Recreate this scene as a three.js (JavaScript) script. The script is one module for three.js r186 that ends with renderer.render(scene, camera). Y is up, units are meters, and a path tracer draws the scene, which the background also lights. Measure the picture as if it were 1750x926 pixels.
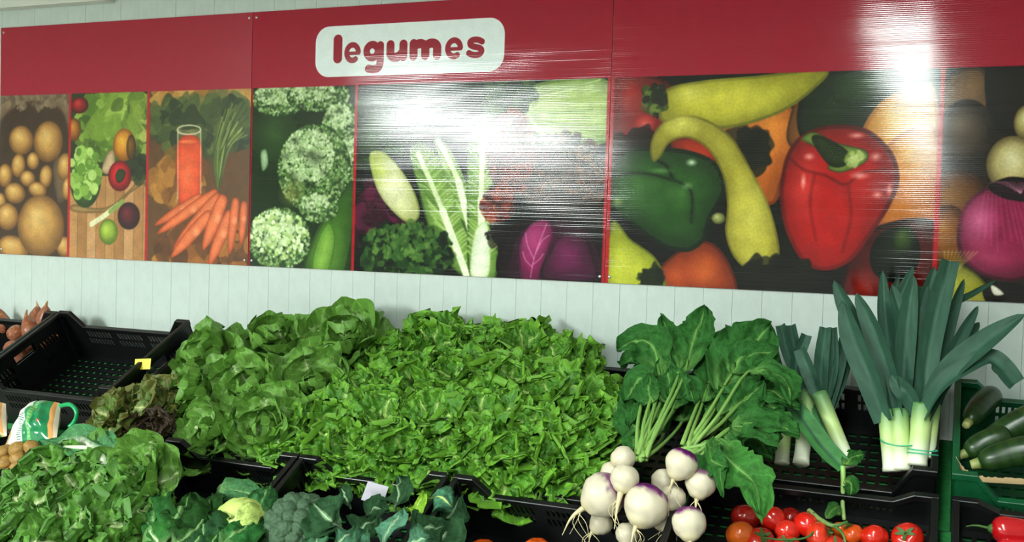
import * as THREE from 'three';
import { mergeGeometries } from 'three/addons/utils/BufferGeometryUtils.js';
import { RoundedBoxGeometry } from 'three/addons/geometries/RoundedBoxGeometry.js';
import { RectAreaLightUniformsLib } from 'three/addons/lights/RectAreaLightUniformsLib.js';
import { createNoise2D, createNoise3D } from 'simplex-noise';

// ---------------------------------------------------------------- camera, exposure
const scene = new THREE.Scene();
scene.background = new THREE.Color(0, 0, 0);
const camera = new THREE.PerspectiveCamera(28.855, 1750 / 926, 0.05, 60);
camera.position.set(0, 1.6, 3.0);
camera.rotation.order = 'YXZ';
camera.rotation.set(-2.1342 * Math.PI / 180, 22.4526 * Math.PI / 180, 1.7118 * Math.PI / 180);
scene.add(camera);
const renderer = new THREE.WebGLRenderer({ antialias: true });
renderer.toneMapping = THREE.LinearToneMapping;
renderer.toneMappingExposure = 0.68;
renderer.shadowMap.enabled = true;
RectAreaLightUniformsLib.init();
const LAMP = 36;                       // intensity of one ceiling lamp
const LAMP_COLOR = new THREE.Color(0.90, 1.0, 0.95);
const TILT = 28 * Math.PI / 180;       // slope of the display

// ---------------------------------------------------------------- helpers
const rng = (a) => () => { a |= 0; a = (a + 0x6d2b79f5) | 0; let t = Math.imul(a ^ (a >>> 15), 1 | a); t = (t + Math.imul(t ^ (t >>> 7), 61 | t)) ^ t; return ((t ^ (t >>> 14)) >>> 0) / 4294967296; };
const noise2 = createNoise2D(rng(11)), noise3 = createNoise3D(rng(12));
const V = (a) => (a.isVector3 ? a.clone() : new THREE.Vector3(a[0], a[1], a[2]));
const add = (a, b, k = 1) => [a[0] + b[0] * k, a[1] + b[1] * k, a[2] + b[2] * k];
const mixp = (a, b, t) => [a[0] + (b[0] - a[0]) * t, a[1] + (b[1] - a[1]) * t, a[2] + (b[2] - a[2]) * t];
const C = (h) => new THREE.Color(h);
const used = new Map();
function numbered(name) { const n = used.get(name) ?? 0; used.set(name, n + 1); return n ? name + '_' + String(n).padStart(3, '0') : name; }
function thing(name, label, category, pos = [0, 0, 0], group) {
  const g = new THREE.Group(); g.name = numbered(name); g.position.set(...pos); g.userData = { label, category }; if (group) g.userData.group = group; scene.add(g); return g;
}
function part(name, geo, mat, parent, label) {
  const m = new THREE.Mesh(geo, mat); m.name = name; m.castShadow = m.receiveShadow = true; if (label) m.userData.label = label; parent.add(m); return m;
}
function single(name, geo, mat, label, category, pos, group) {
  const m = part(numbered(name), geo, mat, scene, label); m.userData.category = category; if (group) m.userData.group = group; if (pos) m.position.set(...pos); return m;
}
function struct(name, geo, mat, pos) { const m = part(name, geo, mat, scene); m.userData = { kind: 'structure' }; if (pos) m.position.set(...pos); return m; }
const box = (w, h, d, x = 0, y = 0, z = 0) => new THREE.BoxGeometry(w, h, d).translate(x, y, z);
const rbox = (w, h, d, r, x = 0, y = 0, z = 0) => new RoundedBoxGeometry(w, h, d, 2, r).translate(x, y, z);
const std = (color, roughness = 0.6, more = {}) => new THREE.MeshPhysicalMaterial({ color, roughness, side: THREE.DoubleSide, ...more });
function canvas(w, h) { const c = document.createElement('canvas'); c.width = w; c.height = h; return c; }
function tex(c, srgb = true) { const t = new THREE.CanvasTexture(c); if (srgb) t.colorSpace = THREE.SRGBColorSpace; t.wrapS = t.wrapT = THREE.RepeatWrapping; return t; }
function noiseTex(w, h, f, base, amp, sx = 1, sy = 1, seed = 0) {          // grey grain, tiling not needed at these sizes
  const d = new Uint8Array(w * h * 4);
  for (let y = 0; y < h; y++) for (let x = 0; x < w; x++) {
    const n = noise2(x / w * f * sx + seed, y / h * f * sy) * 0.5 + noise2(x / w * f * 3.1 * sx + seed, y / h * f * 3.1 * sy) * 0.3 + noise2(x / w * f * 9 * sx, y / h * f * 9 * sy + seed) * 0.2;
    const v = Math.max(0, Math.min(255, base + amp * n)), i = (y * w + x) * 4; d[i] = d[i + 1] = d[i + 2] = v; d[i + 3] = 255;
  }
  const t = new THREE.DataTexture(d, w, h); t.magFilter = THREE.LinearFilter; t.wrapS = t.wrapT = THREE.MirroredRepeatWrapping; t.colorSpace = THREE.SRGBColorSpace; t.needsUpdate = true; return t;
}
function raw(pos, idx, col, uv) {
  const g = new THREE.BufferGeometry();
  g.setAttribute('position', new THREE.Float32BufferAttribute(pos, 3));
  if (col) g.setAttribute('color', new THREE.Float32BufferAttribute(col, 3));
  g.setAttribute('uv', new THREE.Float32BufferAttribute(uv ?? new Array(pos.length / 3 * 2).fill(0), 2));
  g.setIndex(idx); g.computeVertexNormals(); return g;
}
// a tapered tube through points; colour(t) optional
function tube(pts, r0, r1, seg = 16, rad = 7, colour, shape) {
  const curve = new THREE.CatmullRomCurve3(pts.map(V)), fr = curve.computeFrenetFrames(seg, false), pos = [], col = [], idx = [], uv = [], p = new THREE.Vector3();
  for (let j = 0; j <= seg; j++) {
    const t = j / seg; curve.getPoint(t, p); const r = shape ? shape(t) : r0 + (r1 - r0) * t, c = colour ? colour(t) : null;
    for (let i = 0; i <= rad; i++) {
      const a = i / rad * Math.PI * 2, n = fr.normals[j], b = fr.binormals[j];
      pos.push(p.x + (n.x * Math.cos(a) + b.x * Math.sin(a)) * r, p.y + (n.y * Math.cos(a) + b.y * Math.sin(a)) * r, p.z + (n.z * Math.cos(a) + b.z * Math.sin(a)) * r);
      if (c) col.push(c.r, c.g, c.b); uv.push(i / rad, t);
    }
  }
  for (let j = 0; j < seg; j++) for (let i = 0; i < rad; i++) { const a = j * (rad + 1) + i, b = a + rad + 1; idx.push(a, b, a + 1, b, b + 1, a + 1); }
  for (const [j, s] of [[0, 1], [seg, 0]]) {
    curve.getPoint(j / seg, p); const c = pos.length / 3, o = j * (rad + 1); pos.push(p.x, p.y, p.z); if (colour) { const k = colour(j / seg); col.push(k.r, k.g, k.b); } uv.push(0.5, j / seg);
    for (let i = 0; i < rad; i++) s ? idx.push(c, o + i, o + i + 1) : idx.push(c, o + i + 1, o + i);
  }
  return raw(pos, idx, colour ? col : null, uv);
}
const smooth = (a, b, x) => { const t = Math.max(0, Math.min(1, (x - a) / (b - a))); return t * t * (3 - 2 * t); };
const PROFILE = {
  fan: (v) => Math.pow(Math.sin(Math.min(1, v * 0.92 + 0.03) * Math.PI * 0.60), 0.9) * Math.pow(Math.max(0, 1 - Math.pow(v, 7)), 0.5),
  round: (v) => Math.pow(Math.max(0, Math.sin(Math.pow(v, 0.8) * Math.PI)), 0.55) * (0.75 + 0.35 * v),
  oval: (v) => Math.pow(Math.max(0, Math.sin(Math.pow(v, 0.85) * Math.PI)), 0.7),
  stalked: (v) => 0.07 + Math.pow(Math.max(0, Math.sin(smooth(0.12, 1, v) * Math.PI * 0.98 + 0.02)), 0.65) * smooth(0.1, 0.4, v),
  blade: (v) => (0.75 + 0.25 * Math.sin(v * Math.PI)) * Math.pow(Math.max(0, 1 - Math.pow(v, 6)), 0.6),
  cutblade: (v) => 0.8 + 0.2 * Math.sin(v * Math.PI),
};
// a leaf along a curve. facing: the way its upper face looks. All lengths in metres.
function leaf(pts, facing, o) {
  const { w = 0.06, nu = 12, nv = 18, profile = 'oval', cup = 0, fold = 0, ruf = 0, rf = 3, frill = 0, ff = 9, teeth = 0, tf = 14, wr = 0.15, seed = 1, rib = '#c9dca0', blade = '#5f9a35', edge = null, ribw = 0.09, curl = 0 } = o;
  const R = rng(seed * 7919 + 3), ph = [R() * 9, R() * 9, R() * 9, R() * 9], s0 = R() * 100;
  const curve = new THREE.CatmullRomCurve3(pts.map(V), false, 'catmullrom', 0.5), F = V(facing).normalize();
  const cRib = C(rib), cBl = C(blade), cEd = C(edge ?? blade), col = [], pos = [], idx = [], uv = [], p = new THREE.Vector3(), T = new THREE.Vector3(), X = new THREE.Vector3(), N = new THREE.Vector3(), c = new THREE.Color();
  const prof = PROFILE[profile];
  for (let j = 0; j <= nv; j++) {
    const v = j / nv; curve.getPoint(v, p); curve.getTangent(v, T); X.crossVectors(T, F); if (X.lengthSq() < 1e-6) X.set(1, 0, 0); X.normalize(); N.crossVectors(X, T).normalize();
    const hw = w * prof(v), sv = smooth(0, 0.25, v);
    for (let i = 0; i <= nu; i++) {
      const u = i / nu * 2 - 1, s = Math.abs(u), sd = u < 0 ? 0 : 1;
      const tooth = teeth ? teeth * s * s * (noise2(v * tf + sd * 50, s0) * 0.6 + noise2(v * tf * 2.3 + sd * 50, s0 + 7) * 0.4) : 0;
      const a = ph[sd], b = ph[2 + sd];
      const wave = ruf * Math.pow(s, 1.4) * (Math.sin(v * rf * 6.283 + a) * 0.65 + Math.sin(v * rf * 10.1 + b) * 0.35) * sv;
      const e = 1 - (1 - Math.pow(s, 2.6)) * (1 - Math.pow(v, 3.2)), th = Math.atan2(u, v * 1.3 + 0.12), nn = noise2(u * 1.7 + s0, v * 2.3) * 1.6;
      const fr = frill ? frill * e * sv * (0.62 * Math.sin(th * ff + a + nn) + 0.55 * e * Math.sin(th * ff * 2.3 + b + nn * 2.2)) : 0, tip = 0;
      const wrk = wr * w * (noise2(u * 1.6 + s0, v * 2.6) * 0.6 + noise2(u * 4 + s0, v * 6 + 5) * 0.28);
      const lat = hw * u * (1 + tooth) * (1 - Math.min(0.5, curl * s * s)), up = cup * s * s * w + fold * s * hw + wave + fr + tip + wrk + curl * w * s * s * s;
      const along = fr * 0.45 * v + (tooth * w * 0.35) * smooth(0.5, 1, v) + (teeth ? smooth(0.8, 1, v) * teeth * w * 0.5 * noise2(u * tf * 0.5, s0 + 3) : 0);
      pos.push(p.x + X.x * lat + N.x * up + T.x * along, p.y + X.y * lat + N.y * up + T.y * along, p.z + X.z * lat + N.z * up + T.z * along);
      const k = smooth(ribw * 0.4, ribw * 2.2, s * (0.5 + v) * (hw / w + 0.3)) * smooth(-0.1, 0.35, v);
      c.copy(cRib).lerp(cBl, k).lerp(cEd, smooth(0.55, 1, Math.max(s, v * v * 0.95)) * 0.9);
      const m = 1 + 0.2 * noise2(u * 2.3 + s0, v * 4.1) + 0.1 * noise2(u * 7 + s0, v * 12);
      col.push(c.r * m, c.g * m, c.b * m); uv.push(i / nu, v);
    }
  }
  for (let j = 0; j < nv; j++) for (let i = 0; i < nu; i++) { const a = j * (nu + 1) + i, b = a + nu + 1; idx.push(a, a + 1, b, b, a + 1, b + 1); }
  return raw(pos, idx, col, uv);
}
// noisy ball: f(dir) -> radius factors; colour(dir) -> Color
function ball(rx, ry, rz, seg, rough, freq, seed, colour, mod) {
  const g = new THREE.SphereGeometry(1, seg, Math.round(seg * 0.75)), p = g.attributes.position, col = [], d = new THREE.Vector3();
  for (let i = 0; i < p.count; i++) {
    d.fromBufferAttribute(p, i).normalize();
    const k = (1 + rough * noise3(d.x * freq + seed, d.y * freq, d.z * freq)) * (mod ? mod(d) : 1);
    if (colour) { const c = colour(d); col.push(c.r, c.g, c.b); }
    p.setXYZ(i, d.x * rx * k, d.y * ry * k, d.z * rz * k);
  }
  if (colour) g.setAttribute('color', new THREE.Float32BufferAttribute(col, 3));
  g.computeVertexNormals();
  // weld the seam and the poles so that no crease shows
  const n = g.attributes.normal, seen = new Map();
  for (let i = 0; i < p.count; i++) { const key = [p.getX(i), p.getY(i), p.getZ(i)].map((x) => Math.round(x * 1e5)).join(); if (!seen.has(key)) seen.set(key, []); seen.get(key).push(i); }
  for (const l of seen.values()) if (l.length > 1) { d.set(0, 0, 0); for (const i of l) d.add(new THREE.Vector3().fromBufferAttribute(n, i)); d.normalize(); for (const i of l) n.setXYZ(i, d.x, d.y, d.z); }
  return g;
}
const aim = (o, dir, from = [0, 1, 0]) => { o.quaternion.setFromUnitVectors(V(from).normalize(), V(dir).normalize()); return o; };

// ---------------------------------------------------------------- the room
const grain = noiseTex(512, 512, 9, 244, 7);
const wallMat = std(C('#c6d1cb'), 0.5, { map: grain });
const plain = std(C('#d9dcd8'), 0.75, { map: grain });
const X0 = -9, X1 = 4.4, Z1 = 14, CEIL = 2.6;
{
  const wb = struct('wall_back', box(X1 - X0, CEIL, 0.1, (X0 + X1) / 2, CEIL / 2, -0.066), plain);
  // narrow white boards, each a piece of its own, with a fine groove between
  const W = 0.083, geos = [0, 1, 2].map((k) => { const g = rbox(W - 0.0005, CEIL, 0.0162, 0.0006); const uv = g.attributes.uv; for (let i = 0; i < uv.count; i++) uv.setXY(i, uv.getX(i) * 0.16 + k * 0.3, uv.getY(i) * 3); return g; });
  for (let i = 0, x = -4.42; x < 0.9; x += W, i++) { const b = part('board', geos[i % 3], wallMat, wb); b.position.set(x, CEIL / 2, -0.0081 + ((i * 37) % 5) * 0.00012); }
}
struct('wall_left', box(0.12, CEIL, Z1 + 0.2, X0 - 0.06, CEIL / 2, Z1 / 2), plain);
struct('wall_right', box(0.12, CEIL, Z1 + 0.2, X1 + 0.06, CEIL / 2, Z1 / 2), plain);
struct('wall_front', box(X1 - X0 + 0.2, CEIL, 0.12, (X0 + X1) / 2, CEIL / 2, Z1 + 0.06), plain);
struct('ceiling', box(X1 - X0 + 0.2, 0.12, Z1 + 0.2, (X0 + X1) / 2, CEIL + 0.06, Z1 / 2), plain);
struct('floor', box(X1 - X0 + 0.2, 0.12, Z1 + 0.2, (X0 + X1) / 2, -0.06, Z1 / 2), std(C('#8d8a82'), 0.35, { map: grain }));
{ // white cable duct along the top of the wall, ending in a cut end
  const t = struct('trim_1', rbox(2.2, 0.036, 0.045, 0.003), std(C('#d3d6cc'), 0.5)); t.position.set(-3.93, 2.404, 0.0232);
  const t2 = struct('trim_2', rbox(0.036, 0.17, 0.03, 0.003), std(C('#d3d6cc'), 0.5)); t2.position.set(-2.852, 2.509, 0.0157);
}
// ceiling lamps: rows of fluorescent fittings running away from the wall
{
  const bodyMat = std(C('#e8eae6'), 0.5), glow = new THREE.MeshStandardMaterial({ color: 0xffffff, emissive: LAMP_COLOR, emissiveIntensity: 20 });
  const LEFT = [4.25, 5.6, 6.95, 8.3];
  const rows = [[-0.24, [2.2, 3.65, 5.1, 6.45, 7.9, 9.35, 10.8], 'above the vegetable display'], [-4.45, [5.5, 6.85, 8.2], 'in the outer left row'], [-3.75, LEFT, 'in the inner left row']], wide = [0.26, 0.6, 0.6];
  const ord = ['first', 'second', 'third', 'fourth', 'fifth', 'sixth', 'seventh'];
  rows.forEach(([x, zs, where], r) => zs.forEach((z, i) => {
    const w = wide[r], power = LAMP * [1, 3.0, 3.0][r];
    const g = thing('ceiling_lamp', `white fluorescent ceiling fitting ${where}, ${ord[i]} from the wall`, 'lamp', [x, CEIL, z], 'fluorescent ceiling lamps');
    part('housing', rbox(w + 0.06, 0.06, 1.3, 0.01, 0, -0.03, 0), bodyMat, g);
    part('diffuser', rbox(w, 0.02, 1.24, 0.006, 0, -0.068, 0), glow, g);
    const l = new THREE.RectAreaLight(LAMP_COLOR, power, w, 1.24); l.name = 'tube_light'; l.position.set(0, -0.085, 0); l.rotation.x = -Math.PI / 2; g.add(l);
  }));
}

// ---------------------------------------------------------------- the printed banner panels (1 mm of print = 1 unit of the drawing)
const PW = [1163, 1280, 1280], PH = 863;
function painter(w, seed) {
  const c = canvas(w, PH), g = c.getContext('2d'), R = rng(seed);
  g.fillStyle = '#9e0f2b'; g.fillRect(0, 0, w, PH); g.lineCap = g.lineJoin = 'round';
  const P = { c, g, R };
  P.pick = (a) => a[Math.floor(R() * a.length)];
  P.rect = (x0, y0, x1, y1, fill) => { g.save(); g.beginPath(); g.rect(x0, y0, x1 - x0, y1 - y0); g.clip(); g.fillStyle = fill; g.fillRect(x0, y0, x1 - x0, y1 - y0); };
  P.end = () => g.restore();
  P.path = (pts, closed = true) => {                       // smooth path through flat list of points
    const n = pts.length / 2, q = (i) => { i = closed ? (i + n) % n : Math.max(0, Math.min(n - 1, i)); return [pts[2 * i], pts[2 * i + 1]]; };
    g.beginPath(); g.moveTo(...q(0));
    for (let i = 0; i < (closed ? n : n - 1); i++) { const a = q(i - 1), b = q(i), d = q(i + 1), e = q(i + 2); g.bezierCurveTo(b[0] + (d[0] - a[0]) / 6, b[1] + (d[1] - a[1]) / 6, d[0] - (e[0] - b[0]) / 6, d[1] - (e[1] - b[1]) / 6, d[0], d[1]); }
    if (closed) g.closePath();
  };
  P.shape = (pts, fill, dark, sw = 26, hls = []) => {      // a rounded body with printed modelling
    g.save(); P.path(pts); g.fillStyle = fill; g.fill(); g.clip();
    if (dark) { g.strokeStyle = dark; g.shadowColor = dark; g.shadowBlur = sw; for (let k = 0; k < 2; k++) { P.path(pts); g.lineWidth = sw * 0.35; g.stroke(); } g.shadowBlur = 0; }
    for (const [x, y, r, col, sy = 1] of hls) { g.save(); g.translate(x, y); g.scale(1, sy); const gr = g.createRadialGradient(0, 0, 0, 0, 0, r); gr.addColorStop(0, col); gr.addColorStop(1, col.replace(/[\d.]+\)$/, '0)')); g.fillStyle = gr; g.fillRect(-r, -r, 2 * r, 2 * r); g.restore(); }
    g.restore();
  };
  P.blob = (x, y, rx, ry, rot, light, mid, dark, hx = -0.25, hy = -0.3) => {
    g.save(); g.translate(x, y); g.rotate(rot); g.scale(rx, ry); const gr = g.createRadialGradient(hx, hy, 0.05, 0, 0, 1.05);
    gr.addColorStop(0, light); gr.addColorStop(0.55, mid); gr.addColorStop(1, dark); g.fillStyle = gr; g.beginPath(); g.arc(0, 0, 1, 0, 7); g.fill(); g.restore();
  };
  P.haze = (x, y, rx, ry, col) => { g.save(); g.translate(x, y); g.scale(rx, ry); const gr = g.createRadialGradient(0, 0, 0, 0, 0, 1); gr.addColorStop(0, col); gr.addColorStop(1, col.replace(/[\d.]+\)$/, '0)')); g.fillStyle = gr; g.beginPath(); g.arc(0, 0, 1, 0, 7); g.fill(); g.restore(); };
  P.line = (pts, col, w0) => { P.path(pts, false); g.strokeStyle = col; g.lineWidth = w0; g.stroke(); };
  P.dots = (x, y, rx, ry, n, r, cols, jit = 0.5) => { for (let i = 0; i < n; i++) { const a = R() * 6.283, d = Math.sqrt(R()); g.fillStyle = P.pick(cols); g.beginPath(); g.arc(x + Math.cos(a) * d * rx, y + Math.sin(a) * d * ry, r * (1 - jit + R() * jit * 2), 0, 7); g.fill(); } };
  P.foliage = (x, y, rx, ry, n, r, cols) => {               // scraps of ruffled leaf
    for (let i = 0; i < n; i++) {
      const a = R() * 6.283, d = Math.sqrt(R()), cx = x + Math.cos(a) * d * rx, cy = y + Math.sin(a) * d * ry, m = 7 + Math.floor(R() * 4), pts = [], rr = r * (0.5 + R()), sq = 0.5 + R() * 0.5, ro = R() * 6.28;
      for (let k = 0; k < m; k++) { const b = k / m * 6.283, q = rr * (0.65 + R() * 0.6); const px = Math.cos(b) * q, py = Math.sin(b) * q * sq; pts.push(cx + px * Math.cos(ro) - py * Math.sin(ro), cy + px * Math.sin(ro) + py * Math.cos(ro)); }
      P.path(pts); g.fillStyle = P.pick(cols); g.globalAlpha = 0.55 + R() * 0.4; g.fill(); g.globalAlpha = 1;
    }
  };
  P.finish = (amount) => {                                  // printing grain
    g.save(); g.beginPath(); g.rect(0, 257, w, PH - 257); g.clip(); g.filter = 'blur(1.6px)'; g.drawImage(c, 0, 0); g.restore(); g.filter = 'none';
    const im = g.getImageData(0, 0, w, PH), d = im.data;
    for (let i = 0, k = 0; i < d.length; i += 4, k++) {
      const x = k % w, y = (k / w) | 0, f = y < 257 ? 0.25 : 1, n = 1 + f * amount * (noise2(x / 4, y / 4) * 0.55 + noise2(x / 13, y / 13) * 0.7 + (R() - 0.5) * 0.6 + noise2(x / 60, y / 60) * 0.9);
      for (let q = 0; q < 3; q++) { const v = d[i + q] / 255; d[i + q] = 255 * Math.min(1, (f < 1 ? v : Math.pow(v, 1.22) * 1.04) * n); }
    }
    g.putImageData(im, 0, 0); return tex(c);
  };
  return P;
}
function printPotatoSaladCarrot() {
  const P = painter(PW[0], 5), { g } = P;
  // potatoes in a sack
  P.rect(0, 257, 353, 870, '#4a3624');
  P.shape([-64, 563, -5, 372, 129, 291, 305, 321, 367, 473, 363, 235, -69, 225], '#8f7a62', '#5c4632', 40);
  P.foliage(173, 270, 206, 40, 120, 14, ['#83705a', '#96826a', '#6f5c48']);
  P.shape([271, 517, 328, 495, 347, 625, 296, 659], '#75624c', '#4d3a28', 20);
  for (const b of [[110, 428, 63, 55], [246, 434, 73, 77], [331, 528, 40, 52], [97, 524, 36, 45], [171, 506, 32, 33], [28, 562, 39, 45], [237, 565, 32, 44], [145, 573, 39, 31], [344, 608, 26, 44], [196, 614, 47, 29], [81, 629, 54, 40], [5, 664, 31, 36], [43, 719, 58, 52], [334, 826, 40, 39], [75, 840, 81, 49], [214, 751, 117, 117]])
    P.blob(...b, 0.15, '#d9b777', '#b98e4f', '#6d4c26');
  P.end();
  // salad, pepper, onion on a board
  P.rect(353, 257, 720, 870, '#34401c');
  const b0 = [569, 772, 205, 128];
  for (let i = 0; i < 9; i++) { g.fillStyle = ['#b98d5b', '#a97c4b', '#c2976a', '#b08252'][i % 4]; g.fillRect(353 + i * 44, 560, 43, 320); }
  P.foliage(572, 378, 169, 117, 260, 40, ['#7f9a3a', '#93ad4a', '#5f7d2a', '#a8bd5e', '#475f20', '#8da648']);
  P.foliage(694, 432, 80, 147, 90, 34, ['#8aa043', '#6b8430', '#b0b863', '#4d6322']);
  P.shape([377, 668, 550, 670, 741, 526, 752, 557, 644, 621, 551, 687, 383, 694], '#a98b58', '#6b5028', 10);
  P.foliage(669, 526, 75, 34, 40, 26, ['#232c12', '#2f3a18', '#44511f']);
  P.blob(398, 301, 42, 30, 0, '#c4413a', '#8f1c1c', '#4c0c0e'); P.blob(372, 391, 34, 43, 0, '#c98f3c', '#a06a20', '#5a380e');
  P.blob(431, 570, 76, 108, 0, '#74963f', '#4d6f28', '#2a3f14'); P.dots(425, 549, 70, 95, 90, 15, ['#88a94a', '#9dbd60', '#6d9038', '#b3cc78']);
  P.blob(611, 448, 51, 59, 0, '#e3b244', '#c98a28', '#7c4c10'); P.blob(644, 457, 22, 46, 0, '#8f6a20', '#6f4c14', '#3c280a');
  P.shape([509, 538, 535, 478, 563, 469, 569, 527, 537, 554], '#c9b08c', '#8a6c4c', 14);
  P.blob(594, 560, 54, 55, 0, '#d62f38', '#b3141f', '#5d060c'); P.shape([575, 558, 591, 535, 619, 545, 608, 575, 584, 584], '#33481c', '#18240a', 8);
  P.line([463, 738, 518, 709, 588, 665], '#d9d6b0', 20); P.line([551, 691, 610, 651], '#8fa05a', 18);
  P.blob(638, 704, 51, 49, 0, '#7e2a34', '#521420', '#25070c'); P.blob(544, 764, 44, 47, 0, '#b7c95a', '#8fa53a', '#56691c');
  P.end();
  // carrots and a glass of juice
  P.rect(720, 257, 1170, 870, '#6b4a24');
  P.foliage(962, 280, 227, 45, 80, 40, ['#b98a45', '#a5762f', '#c9a35c', '#8d6d34']);
  P.foliage(965, 382, 214, 92, 200, 40, ['#3c4a22', '#4c5c2c', '#2c3818', '#5c6a34', '#6d7440']);
  P.foliage(867, 567, 116, 83, 70, 34, ['#b5813a', '#c9954a', '#8f5f24', '#7a4f1e']);
  P.foliage(975, 822, 227, 82, 140, 34, ['#8f5a22', '#a56c2c', '#6d4318', '#b5803a', '#533010']);
  for (let i = 0; i < 46; i++) { const a = P.R(), b = P.R(); P.line([1035, 608, 1010 + a * 70, 470 + b * 50 - a * 60, 1040 + a * 110, 330 + b * 120 - 30], P.pick(['#7f8f4a', '#95a45c', '#5c6c30', '#a8b070', '#48562a']), 3 + P.R() * 4); }
  g.fillStyle = 'rgba(190,170,130,0.35)'; g.fillRect(850, 395, 103, 258);
  P.shape([854, 439, 954, 439, 953, 642, 908, 659, 861, 643], '#dd5a2e', '#a83410', 18, [[898, 556, 3, 2, 60, 'rgba(250,150,100,0.5)', 1.6]].map((h) => [h[0], h[1], 50, 'rgba(250,150,100,0.5)', 2]));
  P.blob(903, 439, 51, 10, 0, '#f08a5a', '#e87040', '#b0441c'); P.line([853, 395, 859, 639], 'rgba(225,215,190,0.7)', 5); P.line([953, 396, 958, 638], 'rgba(225,215,190,0.7)', 5);
  g.strokeStyle = '#d8cdb4'; g.lineWidth = 5; g.save(); g.beginPath(); g.ellipse(902, 396, 51, 16, 0, 0, 7); g.stroke(); g.restore();
  const carrot = (x0, y0, x1, y1, w) => { const dx = x1 - x0, dy = y1 - y0, l = Math.hypot(dx, dy), nx = -dy / l, ny = dx / l, q = (t, s) => [x0 + dx * t + nx * s * w, y0 + dy * t + ny * s * w];
    P.shape([...q(-0.02, 0), ...q(0.05, 0.8), ...q(0.4, 1), ...q(0.8, 0.75), ...q(1.02, 0), ...q(0.8, -0.75), ...q(0.4, -1), ...q(0.05, -0.8)], '#e08050', '#a84418', 13, [[...q(0.4, -0.35), w * 0.9, 'rgba(255,190,150,0.55)', 1]]); };
  carrot(958, 627, 761, 733, 17); carrot(1025, 612, 773, 762, 20); carrot(1036, 624, 847, 814, 23); carrot(1002, 686, 837, 843, 24); carrot(1087, 680, 1001, 866, 24); carrot(1058, 626, 975, 811, 26); carrot(1108, 635, 1087, 822, 19); carrot(1144, 645, 1133, 792, 16);
  P.end();
  g.fillStyle = '#b3202c'; for (const x of [353, 720]) g.fillRect(x - 6, 255, 11, 620);
  return P.finish(0.06);
}
function printBroccoliSalad() {
  const P = painter(PW[1], 9), { g } = P;
  // the white name plate
  g.fillStyle = '#e6efee'; g.beginPath(); g.roundRect(253, 62, 682, 166, 52); g.fill();
  g.strokeStyle = '#97142a';
  const L = (w, f) => { g.lineWidth = w; g.beginPath(); f(); g.stroke(); };
  L(34, () => { g.moveTo(339, 107); g.lineTo(339, 167); });                                                                             // l
  for (const x of [395, 763]) { L(18, () => g.ellipse(x, 151, 22, 25, 0, 1.0, 6.2)); L(11, () => { g.moveTo(x - 15, 153); g.lineTo(x + 24, 153); }); }   // e
  L(24, () => g.ellipse(469, 149, 21, 21, 0, 0, 7)); L(26, () => { g.moveTo(499, 131); g.lineTo(499, 182); g.bezierCurveTo(499, 212, 476, 209, 456, 205); });  // g
  L(29, () => { g.moveTo(536, 131); g.lineTo(536, 156); g.bezierCurveTo(537, 177, 566, 176, 577, 160); g.moveTo(583, 131); g.lineTo(583, 170); });             // u
  L(29, () => { g.moveTo(620, 131); g.lineTo(620, 170); g.moveTo(620, 146); g.bezierCurveTo(626, 127, 660, 127, 662, 146); g.lineTo(662, 170); g.moveTo(662, 146); g.bezierCurveTo(668, 127, 702, 127, 704, 146); g.lineTo(704, 170); });   // m
  L(19, () => { g.moveTo(859, 134); g.bezierCurveTo(843, 123, 816, 125, 818, 139); g.bezierCurveTo(820, 153, 858, 147, 858, 162); g.bezierCurveTo(857, 179, 828, 177, 815, 168); });   // s
  // broccoli
  P.rect(6, 257, 410, 870, '#22381a');
  const flor = (x, y, rx, ry, n) => { P.blob(x, y, rx, ry, 0, '#7f9c60', '#54733e', '#2c4520'); P.dots(x, y, rx * 0.97, ry * 0.97, n * 1.6, 4.2, ['#a3ba84', '#7a9a5a', '#b4c898', '#5a7a42', '#88a86c', '#43623a', '#354f2a', '#6a8a50']); P.dots(x - rx * 0.15, y - ry * 0.3, rx * 0.7, ry * 0.6, n * 0.5, 4, ['#c0d2a4', '#a9c08c', '#d0deb8']); for (let i = 0; i < 12; i++) { const a2 = P.R() * 6.28, d2 = 0.3 + P.R() * 0.6; P.haze(x + Math.cos(a2) * rx * d2, y + Math.sin(a2) * ry * d2, rx * 0.18, ry * 0.12, 'rgba(24,40,18,0.5)'); } };
  P.haze(96, 415, 118, 119, 'rgba(70,105,50,0.8)'); P.shape([42, 478, 64, 466, 74, 514, 51, 538], '#b4c8a8', '#5c7c50', 14);
  P.shape([225, 886, 278, 727, 397, 551, 426, 608, 384, 879], '#4f7a2c', '#25401a', 60, [[303, 805, 90, 'rgba(150,190,80,0.5)', 1.5]]);
  P.shape([260, 884, 269, 786, 317, 707, 347, 764, 317, 882], '#8fb552', '#4f7a2c', 30);
  flor(116, 297, 118, 55, 420); flor(267, 290, 125, 50, 420); flor(359, 379, 72, 69, 380); flor(396, 494, 44, 77, 200);
  flor(255, 529, 144, 148, 1500); P.haze(171, 612, 61, 59, 'rgba(150,150,80,0.6)'); flor(277, 659, 78, 51, 320); P.haze(261, 494, 50, 31, 'rgba(20,35,14,0.55)');
  flor(124, 767, 128, 107, 900); P.dots(123, 751, 118, 83, 200, 6, ['#d0dfae', '#b8cf86', '#e0ecc4']);
  P.end();
  // leaves, endive, red cabbage
  P.rect(418, 257, 1274, 870, '#0d120c');
  P.foliage(481, 389, 87, 76, 60, 50, ['#2f4a22', '#223818', '#3f5c2c', '#16240f']);
  P.shape([419, 379, 501, 324, 567, 400, 505, 475, 429, 484], '#3a5628', '#16240f', 40);
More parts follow.
